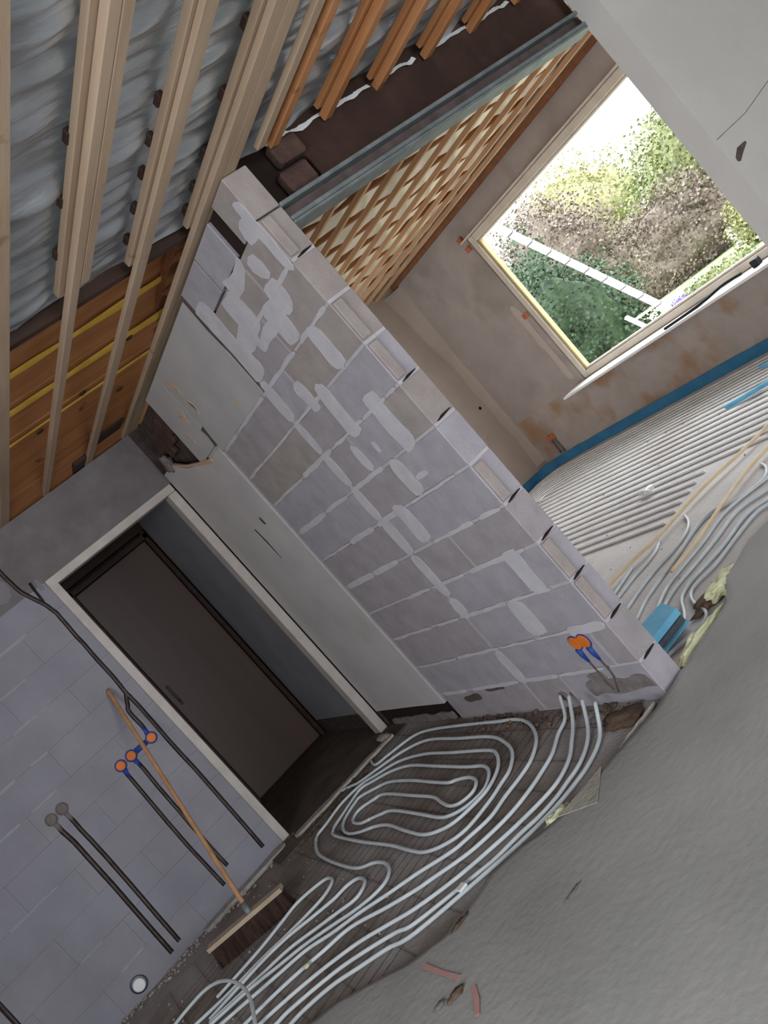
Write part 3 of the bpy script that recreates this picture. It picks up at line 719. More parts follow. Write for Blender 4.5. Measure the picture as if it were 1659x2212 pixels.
# ================================================================== THINGS
# ------------------------------------------------------------------ floor heating pipes
RP = .0084
PIPE_PATHS = {
 'inner': [(-0.728,-1.002),(-0.760,-0.932),(-0.760,-0.818),(-0.718,-0.762),(-0.668,-0.759),(-0.606,-0.825),(-0.560,-0.916),(-0.556,-1.265),(-0.556,-1.508),(-0.582,-1.636),(-0.598,-1.744),(-0.577,-1.819),(-0.510,-1.852),(-0.450,-1.802),(-0.429,-1.709),(-0.445,-1.608),(-0.465,-1.542),(-0.465,-1.357),(-0.460,-1.094),(-0.477,-0.837),(-0.530,-0.710),(-0.589,-0.609),(-0.623,-0.603),(-0.712,-0.642),(-0.779,-0.699),(-0.820,-0.790),(-0.832,-0.906),(-0.808,-1.022),(-0.770,-1.121)],
 'l4': [(-0.847,-0.662),(-0.807,-0.616),(-0.734,-0.583),(-0.626,-0.536),(-0.536,-0.510),(-0.477,-0.592),(-0.401,-0.730),(-0.356,-0.928),(-0.360,-1.257),(-0.365,-1.593),(-0.359,-1.751),(-0.391,-1.847),(-0.456,-1.914),(-0.516,-1.935),(-0.594,-1.899),(-0.646,-1.825),(-0.665,-1.732),(-0.659,-1.479),(-0.658,-1.186),(-0.690,-1.080),(-0.760,-0.932)],
 'l3': [(-0.921,-0.535),(-0.878,-0.476),(-0.798,-0.458),(-0.651,-0.416),(-0.509,-0.459),(-0.432,-0.558),(-0.327,-0.716),(-0.274,-0.979),(-0.268,-1.299),(-0.260,-1.669),(-0.285,-1.787),(-0.359,-1.893),(-0.447,-1.950),(-0.532,-1.962),(-0.660,-1.917),(-0.724,-1.847),(-0.764,-1.723),(-0.760,-1.519),(-0.744,-1.273),(-0.770,-1.121),(-0.808,-1.022)],
 'l2': [(-0.562,-0.236),(-0.524,-0.314),(-0.481,-0.407),(-0.350,-0.531),(-0.234,-0.672),(-0.165,-0.873),(-0.167,-1.245),(-0.169,-1.586),(-0.215,-1.786),(-0.278,-1.921),(-0.376,-2.016),(-0.462,-2.040),(-0.561,-2.058),(-0.707,-2.049),(-0.793,-1.975),(-0.845,-1.861),(-0.853,-1.717),(-0.848,-1.486),(-0.862,-1.123),(-0.862,-0.763),(-0.847,-0.657)],
 'l1': [(-0.300,-0.224),(-0.344,-0.353),(-0.344,-0.426),(-0.267,-0.480),(-0.125,-0.607),(-0.081,-0.808),(-0.067,-1.197),(-0.064,-1.517),(-0.059,-1.687),(-0.083,-1.824),(-0.142,-1.955),(-0.219,-2.057),(-0.325,-2.131),(-0.417,-2.150),(-0.524,-2.152),(-0.635,-2.163),(-0.740,-2.119),(-0.822,-2.071),(-0.946,-1.940),(-1.071,-1.828),(-1.182,-1.720),(-1.303,-1.623),(-1.419,-1.510),(-1.556,-1.438),(-1.693,-1.366),(-1.839,-1.291),(-1.942,-1.245)],
 'v1': [(-0.013,-2.113),(-0.090,-2.166),(-0.179,-2.188),(-0.292,-2.259),(-0.391,-2.285),(-0.486,-2.298),(-0.603,-2.293),(-0.720,-2.256),(-0.822,-2.202),(-0.956,-2.085),(-1.016,-2.032),(-1.121,-1.912),(-1.251,-1.744),(-1.383,-1.675),(-1.514,-1.605),(-1.651,-1.549),(-1.773,-1.513),(-1.866,-1.485)],
 'v2': [(-0.019,-2.188),(-0.121,-2.254),(-0.227,-2.336),(-0.326,-2.414),(-0.436,-2.451),(-0.534,-2.439),(-0.640,-2.404),(-0.731,-2.365),(-0.923,-2.263),(-1.085,-2.139),(-1.187,-2.026),(-1.286,-1.916),(-1.400,-1.826),(-1.522,-1.747),(-1.649,-1.680),(-1.737,-1.644),(-1.826,-1.612)],
 'v3': [(-0.056,-2.322),(-0.154,-2.393),(-0.247,-2.460),(-0.350,-2.509),(-0.442,-2.518),(-0.523,-2.520),(-0.612,-2.501),(-0.693,-2.464),(-0.810,-2.426),(-0.885,-2.382),(-1.137,-2.220),(-1.198,-2.135),(-1.295,-2.030),(-1.400,-1.933),(-1.518,-1.856),(-1.642,-1.791),(-1.697,-1.778),(-1.792,-1.745)],
 'v4': [(-0.082,-2.438),(-0.176,-2.494),(-0.257,-2.539),(-0.365,-2.572),(-0.448,-2.574),(-0.521,-2.568),(-0.594,-2.553),(-0.703,-2.517),(-0.834,-2.455),(-1.170,-2.272),(-1.266,-2.161),(-1.367,-2.069),(-1.471,-1.974),(-1.592,-1.910),(-1.663,-1.892),(-1.752,-1.872)],
 'sc': [(-0.901,-0.488),(-0.971,-0.664),(-0.998,-0.846),(-1.008,-1.142),(-0.997,-1.348),(-0.950,-1.469),(-0.941,-1.584),(-0.970,-1.674),(-1.021,-1.722),(-1.089,-1.717),(-1.184,-1.658),(-1.276,-1.568),(-1.398,-1.460),(-1.531,-1.372),(-1.665,-1.283),(-1.807,-1.217),(-1.921,-1.167)],
 'hp1': [(-1.790,-1.007),(-1.690,-1.016),(-1.518,-1.024),(-1.365,-1.006),(-1.260,-0.993),(-1.154,-1.042),(-1.092,-1.103),(-1.100,-1.187),(-1.178,-1.232),(-1.294,-1.219),(-1.423,-1.183),(-1.557,-1.136),(-1.686,-1.110),(-1.810,-1.075),(-1.928,-1.025)],
 'hp2': [(-1.869,-1.130),(-1.676,-1.149),(-1.545,-1.167),(-1.411,-1.214),(-1.290,-1.293),(-1.177,-1.361),(-1.091,-1.385),(-1.042,-1.443),(-1.054,-1.535),(-1.131,-1.578),(-1.225,-1.510),(-1.328,-1.430),(-1.449,-1.336),(-1.586,-1.280),(-1.722,-1.224),(-1.878,-1.162)],
 'arch': [(-2.072,-0.835),(-2.004,-0.879),(-1.907,-0.938),(-1.812,-1.002),(-1.749,-1.095),(-1.708,-1.216),(-1.689,-1.360),(-1.702,-1.510),(-1.758,-1.705),(-1.782,-1.775)],
 'f1': [(1.315,-1.660),(1.212,-1.714),(1.103,-1.725),(0.993,-1.712),(0.826,-1.721),(0.706,-1.726)],
 'f1b': [(1.102,-1.604),(0.864,-1.649),(0.758,-1.659)],
 'f2': [(1.516,-1.714),(1.415,-1.821),(1.295,-1.888),(1.148,-1.901),(1.016,-1.880),(0.859,-1.883),(0.698,-1.908),(0.593,-1.922)],
 'f3': [(1.807,-2.095),(1.725,-2.184),(1.598,-2.239),(1.493,-2.154),(1.436,-1.987),(1.311,-1.957),(1.082,-1.986),(0.908,-2.002),(0.739,-2.021),(0.579,-2.076),(0.514,-2.079)],
 'f4': [(1.682,-2.347),(1.603,-2.270),(1.397,-2.126),(1.145,-2.133),(0.976,-2.123),(0.828,-2.122),(0.715,-2.152),(0.586,-2.205),(0.503,-2.223)],
 'f5': [(1.547,-2.425),(1.469,-2.351),(1.355,-2.228),(1.132,-2.229),(0.946,-2.220),(0.791,-2.205),(0.664,-2.225),(0.557,-2.260)],
 'f6': [(1.444,-2.484),(1.367,-2.412),(1.275,-2.331),(1.047,-2.339),(0.906,-2.314),(0.799,-2.295),(0.707,-2.309),(0.634,-2.348),(0.531,-2.442),(0.436,-2.502),(0.370,-2.502),(0.280,-2.463)],
 'f7': [(1.370,-2.526),(1.304,-2.450),(1.252,-2.404),(1.072,-2.394),(0.890,-2.394),(0.780,-2.360),(0.706,-2.362),(0.641,-2.406),(0.579,-2.483),(0.529,-2.567),(0.471,-2.619),(0.401,-2.630),(0.350,-2.604),(0.244,-2.550)],
 'y1': [(2.426,-1.932),(2.260,-1.889),(2.056,-1.835),(1.724,-1.711),(1.306,-1.657),(1.124,-1.591),(0.930,-1.552),(0.867,-1.542)],
 'y2': [(2.126,-2.105),(1.939,-2.083),(1.708,-2.058),(1.443,-2.076),(1.115,-2.115),(0.893,-2.099)],
}
PIPE_LABEL = {
 'inner': 'innermost pale heating pipe hairpin of the spiral by the door',
 'l4': 'pale heating pipe loop, second from the centre of the spiral',
 'l3': 'pale heating pipe loop, third from the centre of the spiral',
 'l2': 'pale heating pipe loop, fourth from the centre of the spiral',
 'l1': 'outermost pale heating pipe loop of the spiral, bending close to the block wall',
 'v1': 'pale heating pipe out of the block wall, first of four beside the spiral',
 'v2': 'pale heating pipe out of the block wall, second of four beside the spiral',
 'v3': 'pale heating pipe out of the block wall, third of four beside the spiral',
 'v4': 'pale heating pipe out of the block wall, nearest of four to the grey screed edge',
 'sc': 'pale heating pipe with an S bend left of the spiral',
 'hp1': 'pale heating pipe hairpin nearest to the broom',
 'hp2': 'pale heating pipe hairpin second from the broom',
 'arch': 'white heating pipe arching up loose above the others at the bottom',
 'f1': 'pale heating pipe ending at the nearer tan pipe behind the opening',
 'f1b': 'short pale heating pipe stub beside the tan pipe at the wall end',
 'f2': 'pale heating pipe with a hooked end between the two tan pipes',
 'f3': 'pale heating pipe with a wide hook at the right behind the opening',
 'f4': 'pale heating pipe reaching the blue foam block, left of two',
 'f5': 'pale heating pipe reaching the blue foam block, right of two',
 'f6': 'pale heating pipe bending round beside the blue foam block',
 'f7': 'pale heating pipe with an S bend beside the dirt hole in the screed',
 'y1': 'tan plastic pipe lying across the heating pipes, nearer the window',
 'y2': 'tan plastic pipe lying across the heating pipes, nearer the screed',
}
for k, pts in PIPE_PATHS.items():
    tan = k[0] == 'y'
    r = .010 if tan else RP
    n = len(pts); P3 = []
    lay = {'l2': .0, 'inner': .0}.get(k, 0)
    for i, (x, y) in enumerate(pts):
        z = r
        if tan: z = .030
        if k == 'arch':
            t = i / (n - 1); z = r + .075*math.sin(math.pi*t)
        if k[0] == 'v' and i < 2: z = r + (.07 if i == 0 else .012)
        P3.append((x, y, z + (.0062 if x < .05 else .0015)))
    path = smooth_path(P3, 6)
    # drop points that run over each other too tightly
    MB().tube(path, r, 10).build('tan_pipe' if tan else 'heating_pipe', M_tan if tan else M_pipe, smooth=True,
        label=PIPE_LABEL[k], cat='pipe', group='floor heating pipes')

# dense rows in the far room: nested bends along the side wall, then straight hairpin rows
ORD = ['first', 'second', 'third', 'fourth', 'fifth', 'sixth', 'seventh', 'eighth', 'ninth', 'tenth']
rows_lab = 'pale heating pipe in the dense parallel rows along the window wall'
for i in range(8):                                    # nested U turns: along the window wall, round the corner, back
    d = .075*i
    xo, yo, xi = 3.72 - d, 2.02 - d, 3.72 - d
    pts = [(xo, -2.45, RP), (xo, -1.0, RP), (xo, .4, RP), (xo, yo - .35, RP), (xo - .06, yo - .12, RP), (xo - .20, yo, RP), (xo - .45, yo, RP), (2.9, yo, RP), (2.3, yo, RP), (1.2, yo, RP)]
    MB().tube(smooth_path(pts, 6), RP, 8).build('heating_pipe', M_pipe_far, smooth=True, label=ORD[i] + ' pale heating pipe from the blue strip of those bending round the far corner', cat='pipe', group='heating pipes round the far corner')
x = 3.09; i = 0
while x > 1.45:
    yr = -2.4 if x > 2.1 else -1.50 - (2.1 - x)*.1
    yl = 1.35
    wob = [(x + .012*noise.noise((x*5, yy, 0)), yy, RP) for yy in [yr + (yl - yr)*t/14 for t in range(15)]]
    a, b = wob[0], wob[-1]
    x2 = x - .105
    back = [(x2 + .012*noise.noise((x2*5, yy, 0)), yy, RP) for yy in [yl + (yr - yl)*t/14 for t in range(15)]]
    pts = wob + [(x - .02, yl + .05, RP), (x2 + .02, yl + .05, RP)] + back
    MB().tube(smooth_path(pts, 3), RP, 8).build('heating_pipe', M_pipe_far, smooth=True, label=ORD[i] + ' pale hairpin pipe from the window in the straight rows of the far room', cat='pipe', group='dense heating pipe rows in the far room')
    x -= .21; i += 1

# steel wire mesh under the pipes of the alcove
wm = MB()
def wire(p, q, r=.0016):
    wm.tube([p, q], r*.75, 4)
yy = -2.2
while yy < -.40:
    x0 = -.04; x1 = -1.95
    wire((x0, yy + .13, .0020), (x1, yy - .12, .0020)); yy += random.uniform(.055, .08)
xx = -.10
while xx > -1.95:
    wire((xx, -.30, .0042), (xx - .04, -2.5, .0042)); xx -= random.uniform(.14, .22)
wm.build('wire_mesh', M_mesh, label='thin dark steel wire mesh lying under the spiral of pipes', cat='wire mesh')

# blue edge strip against window wall and side wall
mb = MB(); V = []; F = []
pth = smooth_path([(XC-.012, -2.7, 0), (XC-.012, -1.5, 0), (XC-.012, 0, 0), (XC-.013, 1.2, 0), (XC-.02, 1.72, 0), (XC-.09, 2.0, 0), (XC-.22, 2.125, 0), (XC-.5, 2.138, 0), (2.6, 2.138, 0), (1.2, 2.138, 0)], 8)
for i, p in enumerate(pth):
    t = (pth[min(i+1, len(pth)-1)] - pth[max(i-1, 0)]).normalized(); n_ = Vector((-t.y, t.x, 0))
    hh = .092 + .008*noise.noise((i*.4, 0, 0))
    for s_, z in ((0, 0.001), (0, hh), (1, hh), (1, 0.001)): V.append(p + n_*s_*.009 + Vector((0, 0, z)))
for i in range(len(pth) - 1):
    for a in range(4): F.append((i*4+a, i*4+(a+1) % 4, (i+1)*4+(a+1) % 4, (i+1)*4+a))
mb.add(V, F).build('edge_strip', M_bluestrip, label='blue foam edge strip running along the foot of the window wall', cat='edge strip')
# light blue foam tubes lying on the rows
def foam_tube(p, q, lab):
    MB().tube(smooth_path([p, ((p[0]+q[0])/2, (p[1]+q[1])/2 + .01, p[2]), q], 5), .016, 10).build('foam_sleeve', M_blue, smooth=True, label=lab, cat='pipe sleeve', group='light blue foam sleeves')
foam_tube((2.93, -1.11, .036), (3.06, -1.62, .036), 'light blue foam sleeve lying on the pipe rows below the window')
foam_tube((3.46, -1.10, .036), (3.30, -1.62, .036), 'light blue foam sleeve at the right edge beside the blue edge strip')

# blue foam block by the wall end
bb = empty('foam_block', (.40, -2.42, .02), 'light blue foam block with a dark grey underside by the free wall end', 'foam block')
def quad_block(name, poly, z0, z1, m):
    MB().prism(poly, (0, 0, z1 - z0), lambda u, w: (u, w, z0)).build(name, m, bb)
quad_block('blue_layer', [(.40, -2.325), (.545, -2.345), (.475, -2.50), (.285, -2.495)], .050, .082, M_blue)
quad_block('grey_layer', [(.385, -2.345), (.525, -2.36), (.46, -2.515), (.27, -2.51)], .024, .0495, M_greyfoam)
quad_block('blue_base', [(.38, -2.36), (.515, -2.375), (.45, -2.545), (.245, -2.545)], .0195, .0235, M_blue)

# builders foam / broken insulation along the screed edge
def foam(c, r, lab, seed, m=M_foam):
    blob('insulation_foam', c, r, m, None, seed, .55, 4, 2.6, label=lab, cat='insulation foam', group='crumbling insulation along the screed edge')
foam((.66, -2.60, .030), (.10, .050, .034), 'pale yellow foam crumbling above the dirt hole at the screed edge', 1)
foam((.30, -2.715, .024), (.17, .028, .030), 'pale yellow foam ribbon along the screed edge behind the wall end', 2)
foam((-.62, -2.655, .026), (.065, .028, .026), 'pale yellow foam lump at the screed corner near the four pipes', 4)
foam((-.20, -2.735, .018), (.13, .012, .022), 'pale foam edging on the screed in front of the wall end', 5, M_screed_edge)
blob('dirt_pile', (.60, -2.55, .008), (.10, .07, .020), M_dirt, None, 6, .7, 3, 3, label='dark brown dirt in the hole at the screed edge', cat='dirt')
blob('dirt_pile', (-.10, -2.55, .006), (.07, .11, .020), M_dirt, None, 8, .4, 3, 2.2, label='reddish brown rubble at the foot of the wall end', cat='rubble')
# triangular dip left in the screed
MB().prism([(-.633, -2.70), (-.40, -2.735), (-.56, -2.86)], (0, 0, .003), lambda u, w: (u, w, .0515)).build('screed_patch', M_screed_edge, label='paler triangular patch trowelled on the screed edge', cat='screed patch')

# ------------------------------------------------------------------ flush boxes with conduits
def conduit(pts, r, lab, m=M_conduit, grp='conduits in the wall chases'):
    MB().tube(smooth_path(pts, 4), r, 8).build('conduit', m, smooth=True, label=lab, cat='conduit', group=grp)
CL = {'a': 'long dark conduit in the chase beside the door frame', 'a2': 'short dark conduit branching to the upper orange box',
      'c2': 'dark conduit below the middle orange box, behind the broom handle', 'c3': 'dark conduit below the leftmost orange box',
      'c4': 'dark conduit below the left plastered box', 'c5': 'dark conduit below the right plastered box', 'c6': 'dark conduit in the chase at the lower left image edge'}
for k, lab in CL.items():
    conduit([(p[0], .016, p[1]) for p in CH[k][0]], .0085, lab)
def wall_box(x, z, lab, down, plastered=False):
    o = empty('socket_box', (x, 0, z), lab, 'socket box', 'round socket boxes on the left wall')
    ring = M_greybox if plastered else M_bluebox
    rg = MB().lathe([(.020, .028), (.0355, .028), (.0355, -.004), (.031, -.005), (.030, .004), (.0, .0045)], (x, 0, z), (0, 1, 0), 22).build('ring', ring, o, smooth=False)
    MB().lathe([(.027, .0), (.027, -.0035), (.022, -.005), (.0, -.005)], (x, .002, z), (0, 1, 0), 20).build('lid', M_greybox if plastered else M_orange, rg)
    s = -1 if down else 1
    MB().tube([(x, .012, z + s*.032), (x + (.0), .014, z + s*.055), (x + .0, .016, z + s*.085)], [.021, .017, .010], 10).build('spout', M_greybox if plastered else M_bluebox, o, smooth=True)
    return o
wall_box(-1.119, 1.009, 'orange lidded round socket box right of the broom handle', False)
o_ = wall_box(-1.267, 1.012, 'orange lidded round socket box just left of the broom handle', True)
MB().tube([(-1.232, .008, 1.012), (-1.155, .008, 1.010)], .020, 10).build('coupler', M_bluebox, o_, smooth=True)
wall_box(-1.344, 1.011, 'orange lidded round socket box, leftmost of the three orange ones', True)
wall_box(-1.791, 1.057, 'plastered grey round socket box, left of the grey pair', True, True)
wall_box(-1.716, 1.062, 'plastered grey round socket box, right of the grey pair', True, True)

# double box on the block wall
o = empty('socket_box', (0, -2.52, .32), 'double orange socket box near the foot of the block wall', 'socket box')
MB().lathe([(.036, .03), (.036, -.004), (.033, -.006), (.032, .001), (.0, .0015)], (0, -2.491, .321), (1, 0, 0), 22).build('ring', M_bluebox, o)
MB().lathe([(.036, .03), (.036, -.004), (.033, -.006), (.032, .001), (.0, .0015)], (-.0004, -2.553, .323), (1, 0, 0), 22).build('ring', M_bluebox, o)
MB().lathe([(.031, .006), (.031, -.006), (.027, -.008), (.0, -.008)], (-.001, -2.491, .321), (1, 0, 0), 20).build('lid', M_orange, o)
MB().lathe([(.031, .006), (.031, -.006), (.027, -.008), (.0, -.008)], (-.0014, -2.553, .323), (1, 0, 0), 20).build('lid', M_orange, o)
MB().cbox((-.0085, -2.551, .298), (.002, -2.493, .345), .003).build('bridge', M_orange, o)
for y_ in (-2.478, -2.552):
    MB().tube([(-.001, y_, .292), (-.001, y_ + .002, .262), (.0, y_, .225)], [.016, .014, .008], 10).build('spout', M_bluebox, o, smooth=True)
conduit([(-.001, -2.478, .225), (-.001, -2.481, .15), (-.001, -2.485, .075)], .006, 'left thin conduit below the double orange box on the block wall', M_conduit, 'conduits below the double box')
conduit([(-.001, -2.552, .225), (-.001, -2.548, .14), (-.001, -2.50, .06)], .006, 'right thin conduit below the double orange box on the block wall', M_conduit, 'conduits below the double box')

# box on the window wall
o = empty('socket_box', (XC, 1.80, .28), 'dusty orange socket box low on the window wall near the corner', 'socket box')
for y_ in (1.83, 1.765):
    MB().lathe([(.036, .02), (.036, -.006), (.030, -.008), (.0, -.007)], (XC, y_, .295), (1, 0, 0), 18).build('lid', M_wedge, o)
    MB().tube([(XC-.001, y_, .26), (XC-.004, y_ - .005, .18), (XC-.012, y_ - .01, .10)], [.022, .014, .013], 8).build('spout', M_greybox, o, smooth=True)
MB().cbox((XC-.006, 1.735, .265), (XC+.01, 1.86, .325), .004).build('back_plate', M_darkcore, o)

# drain pipe end low on the left wall
o = empty('drain_pipe', (-2.028, 0, .08), 'white capped drain pipe in a dark blue sleeve low on the left wall', 'drain pipe')
MB().lathe([(.020, .02), (.048, .02), (.048, -.005), (.043, -.006), (.042, .01), (.0, .012)], (-2.028, 0, .075), (0, 1, 0), 26).build('sleeve', mat('navy_sleeve', srgb(18, 24, 46), srgb(26, 34, 60), 9, .5), o)
MB().lathe([(.0, .01), (.034, .01), (.034, -.042), (.030, -.046), (.0, -.046)], (-2.028, 0, .080), (0, 1, 0), 26).build('cap', M_sill, o)

# ------------------------------------------------------------------ broom
br = empty('broom', (-1.46, -.81, 0), 'wooden broom with dark bristles leaning against the left wall', 'broom')
A_, B_ = Vector((-1.672, -.70, .108)), Vector((-1.255, -.935, .108))
head = MB().beam(A_, B_, .055, .022).build('head', M_broomwood, br)
base = (A_ + B_)/2 + Vector((.03, -.015, .01))
top = Vector((-1.119, -.016, 1.388))
hp = [base + (top - base)*t for t in (0, .02, .04, .3, .6, .9, .985, 1.0)]
MB().tube(hp, [.013, .013, .013, .0125, .0125, .0125, .0125, .008], 12).build('handle', M_handle, br, smooth=True)
MB().tube([base - (top-base)*.01, base + (top - base)*.035], [.019, .016], 12).build('ferrule', M_steel, br, smooth=True)
bs = MB(); dr = (B_ - A_).normalized(); sd = Vector((-dr.y, dr.x, 0))
for i in range(900):
    t = random.uniform(.02, .98); w_ = random.uniform(-.024, .024)
    p = A_ + (B_ - A_)*t + sd*w_; p.z = .098
    q = p + dr*random.uniform(-.02, .02) + sd*(w_*1.0 + random.uniform(-.012, .012)); q.z = .0015
    m_ = (p + q)/2 + dr*random.uniform(-.004, .004)
    bs.tube([p, m_, q], [.0016, .0016, .0011], 3, caps=False)
bs.build('bristles', M_bristle, head, kind='stuff')
core = MB()
a0, b0 = A_ + dr*.015, B_ - dr*.015
pts8 = []
for (c, z, hw) in ((a0, .097, .023), (b0, .097, .023)): pts8 += [c + sd*hw, c - sd*hw]
pt2 = [(p + (p - (A_+B_)/2)*.03) for p in pts8]
V = [Vector((p.x, p.y, .097)) for p in pts8] + [Vector((p.x, p.y, .004)) + (sd*.018 if i % 2 == 0 else -sd*.018) for i, p in enumerate(pt2)]
core.add(V, [(0,1,3,2), (4,6,7,5), (0,4,5,1), (2,3,7,6), (0,2,6,4), (1,5,7,3)]).build('bristle_core', M_bristle, head)

# ------------------------------------------------------------------ rubble and crumbs
def rubble(name, n_, fx, lab, smax=.014, m=M_rubble):
    mb = MB()
    for i in range(n_):
        x, y = fx(); s = random.uniform(.003, smax) * random.choice((.5, .7, 1))
        bm = bmesh.new(); bmesh.ops.create_icosphere(bm, subdivisions=1, radius=s)
        for v in bm.verts:
            v.co += Vector((random.uniform(-1, 1), random.uniform(-1, 1), random.uniform(-1, 1)))*s*.35
            v.co.z *= .7
        bm.verts.index_update()
        mb.add([v.co + Vector((x, y, s*.5)) for v in bm.verts], [[v.index for v in f.verts] for f in bm.faces]); bm.free()
    mb.build(name, m, label=lab, cat='rubble', kind='stuff')
rubble('mortar_rubble', 420, lambda: (random.uniform(-2.6, -.9), -abs(random.gauss(.03, .06)) - .012), 'crumbs of mortar along the foot of the left wall')
rubble('mortar_rubble', 160, lambda: (random.uniform(-1.0, -.40), random.uniform(-.36, -.12)), 'dark mortar crumbs beside the door threshold', .02, M_dirt)
rubble('mortar_rubble', 200, lambda: (-abs(random.gauss(.02, .05)) - .01, random.uniform(-2.6, -1.2)), 'crumbs of mortar along the foot of the block wall', .016, M_dirt)
rubble('mortar_rubble', 160, lambda: (random.uniform(-2.1, -.9), random.uniform(-2.0, -.3)), 'loose crumbs scattered between the heating pipes', .008)
rubble('mortar_rubble', 120, lambda: (random.uniform(.3, 3.4), random.uniform(-2.4, 1.2)), 'pale crumbs scattered over the far room floor', .010)
MB().prism(rough_rect(-1.62, -.98, -.10, -.03, .018, .04), (0, 0, .022), lambda u, w: (u, w, .0005)).build('mortar_ridge', M_rubble, label='rough mortar ridge on the floor behind the broom', cat='mortar')
MB().prism(rough_rect(-.93, -.10, -.20, -.15, .016, .04), (0, 0, .016), lambda u, w: (u, w - (u+.93)*.10, .0125)).build('threshold_ridge', M_rubble, label='low rough mortar ridge in front of the dark hall floor', cat='mortar')
blob('stone_fragment', (-.13, -.16, .022), (.035, .10, .020), M_rubble, None, 11, .35, 3, 1.6, label='grey stone fragment below the right post of the door frame', cat='stone')
blob('crumpled_plastic', (2.05, -.98, .034), (.05, .05, .016), M_sill, None, 21, .9, 3, 3.5, label='crumpled white plastic scrap on the pipe rows', cat='scrap')
blob('plaster_lump', (.72, -1.40, .018), (.13, .035, .016), M_rubble, None, 22, .7, 3, 3, label='long plaster lump beside the end of the tan pipe', cat='plaster')
MB().cbox((-.985, -2.40, .024), (-.945, -2.36, .036), .004).build('pipe_clip', M_sill, label='small white clip on the outer pipe near the screed', cat='clip')
blob('yellow_crumb', (-1.47, -1.66, .024), (.014, .014, .010), M_foam, None, 23, .4, 2, 2, label='small yellow crumb on the pipes at the bottom', cat='crumb')
# red spray marks, dark debris on the screed
MB().prism(ribbon([(-1.278, -2.56), (-1.272, -2.70), (-1.265, -2.80)], [.02, .016, .022]), (0, 0, .0012), lambda u, w: (u, w, .0525)).build('spray_mark', M_red, label='red spray paint dash on the screed, the upper one', cat='paint mark', group='red marks on the screed')
MB().prism(ribbon([(-1.268, -2.90), (-1.30, -2.96), (-1.335, -3.01)], [.014, .020, .014]), (0, 0, .0012), lambda u, w: (u, w, .0525)).build('spray_mark', M_red, label='red spray paint dash on the screed, the lower one', cat='paint mark', group='red marks on the screed')
blob('debris', (-1.315, -2.845, .0545), (.030, .018, .007), M_dirt, None, 31, .7, 3, 2.5, label='dark clump of debris between the red marks on the screed', cat='debris')
blob('debris', (-1.36, -2.80, .0535), (.022, .012, .004), M_greybox, None, 32, .7, 3, 2.5, label='small grey clump beside the dark debris on the screed', cat='debris')
blob('debris', (-1.10, -2.58, .0525), (.04, .014, .003), M_dirt, None, 33, .8, 3, 2.5, label='brown dirt streak on the screed beside the outer pipe', cat='debris')
blob('debris', (-.90, -3.05, .0522), (.035, .007, .0015), M_greybox, None, 34, .9, 3, 3, label='thin brown scuff in the middle of the screed', cat='debris')
# things on the window sill
MB().tube(smooth_path([(3.70, -.43, .607), (3.72, -.66, .607), (3.745, -.86, .612), (3.80, -1.02, .625), (3.85, -1.16, .612)], 5), .011, 8).build('rubber_strip', M_black, smooth=True, label='black rubber strip lying on the white window sill', cat='rubber strip')
MB().cbox((3.79, -1.36, .599), (3.85, -1.30, .655), .006).build('black_clamp', M_black, label='small black clamp on the window sill at the right', cat='clamp')

# ================================================================== OUTSIDE THE WINDOW
M_lawn = mat('lawn', srgb(128, 146, 100), srgb(140, 158, 112), 3, 1, .3, 20)
M_leafd = mat('dark_leaf', srgb(34, 50, 32), srgb(54, 72, 46), 5, .6)
M_leafm = mat('mid_leaf', srgb(92, 98, 60), srgb(116, 120, 78), 4, .6)
M_leafl = mat('light_leaf', srgb(116, 116, 76), srgb(138, 134, 94), 4, .6)
M_leafb = mat('copper_leaf', srgb(90, 78, 68), srgb(112, 100, 88), 4, .6)
M_purple = mat('purple_petal', srgb(104, 88, 150), srgb(130, 112, 170), 5, .6)
M_paver = mat('pale_paver', srgb(196, 190, 180), srgb(210, 204, 194), 3, .8)
M_white = mat('white_paint', srgb(216, 216, 216), srgb(226, 226, 226), 3, .5)
MB().box((4.3, -25, -.35), (40, 40, -.25)).build('lawn', M_lawn, kind='structure', label='garden lawn outside the window')
def shrub(name, c, r, m, lab, n_=2600, ls=.05, seed=1, cat='shrub'):
    o = empty(name, (c[0], c[1], -.25), lab, cat, 'garden plants outside the window')
    blob('inner_mass', c, (r[0]*.74, r[1]*.74, r[2]*.74), m, o, seed, .35, 4, 2.2)
    rnd = random.Random(seed); mb = MB()
    ls *= .62
    for i in range(int(n_*2.2)):
        u = rnd.uniform(-1, 1); a = rnd.uniform(0, 2*math.pi); s = math.sqrt(1-u*u)
        d = Vector((s*math.cos(a), s*math.sin(a), u))
        k = (1 + .35*noise.noise(d*2.2 + Vector((seed*7.1, seed*3.3, seed))))*rnd.uniform(.70, 1.06)
        p = Vector((c[0] + d.x*r[0]*k, c[1] + d.y*r[1]*k, max(-.24, c[2] + d.z*r[2]*k)))
        t = Vector((rnd.uniform(-1, 1), rnd.uniform(-1, 1), rnd.uniform(-.6, 1))).normalized(); b = t.orthogonal().normalized()
        b = (Matrix.Rotation(rnd.uniform(0, 6.3), 3, t) @ b)
        L = ls*rnd.uniform(.6, 1.4); w = L*.42
        mb.add([p, p + t*L*.5 + b*w, p + t*L, p + t*L*.5 - b*w], [(0,1,2,3)])
    mb.build('leaves', m, o, kind='stuff')
    MB().tube([(c[0], c[1], -.25), (c[0]+.03, c[1], max(.1, c[2]-r[2]*.4))], [.05, .03], 8).build('stem', M_brown, o)
shrub('evergreen_shrub', (7.0, 3.95, .55), (.75, 1.20, 1.55), M_leafd, 'dark green evergreen shrub at the left edge of the window view', 6500, .085, 1)
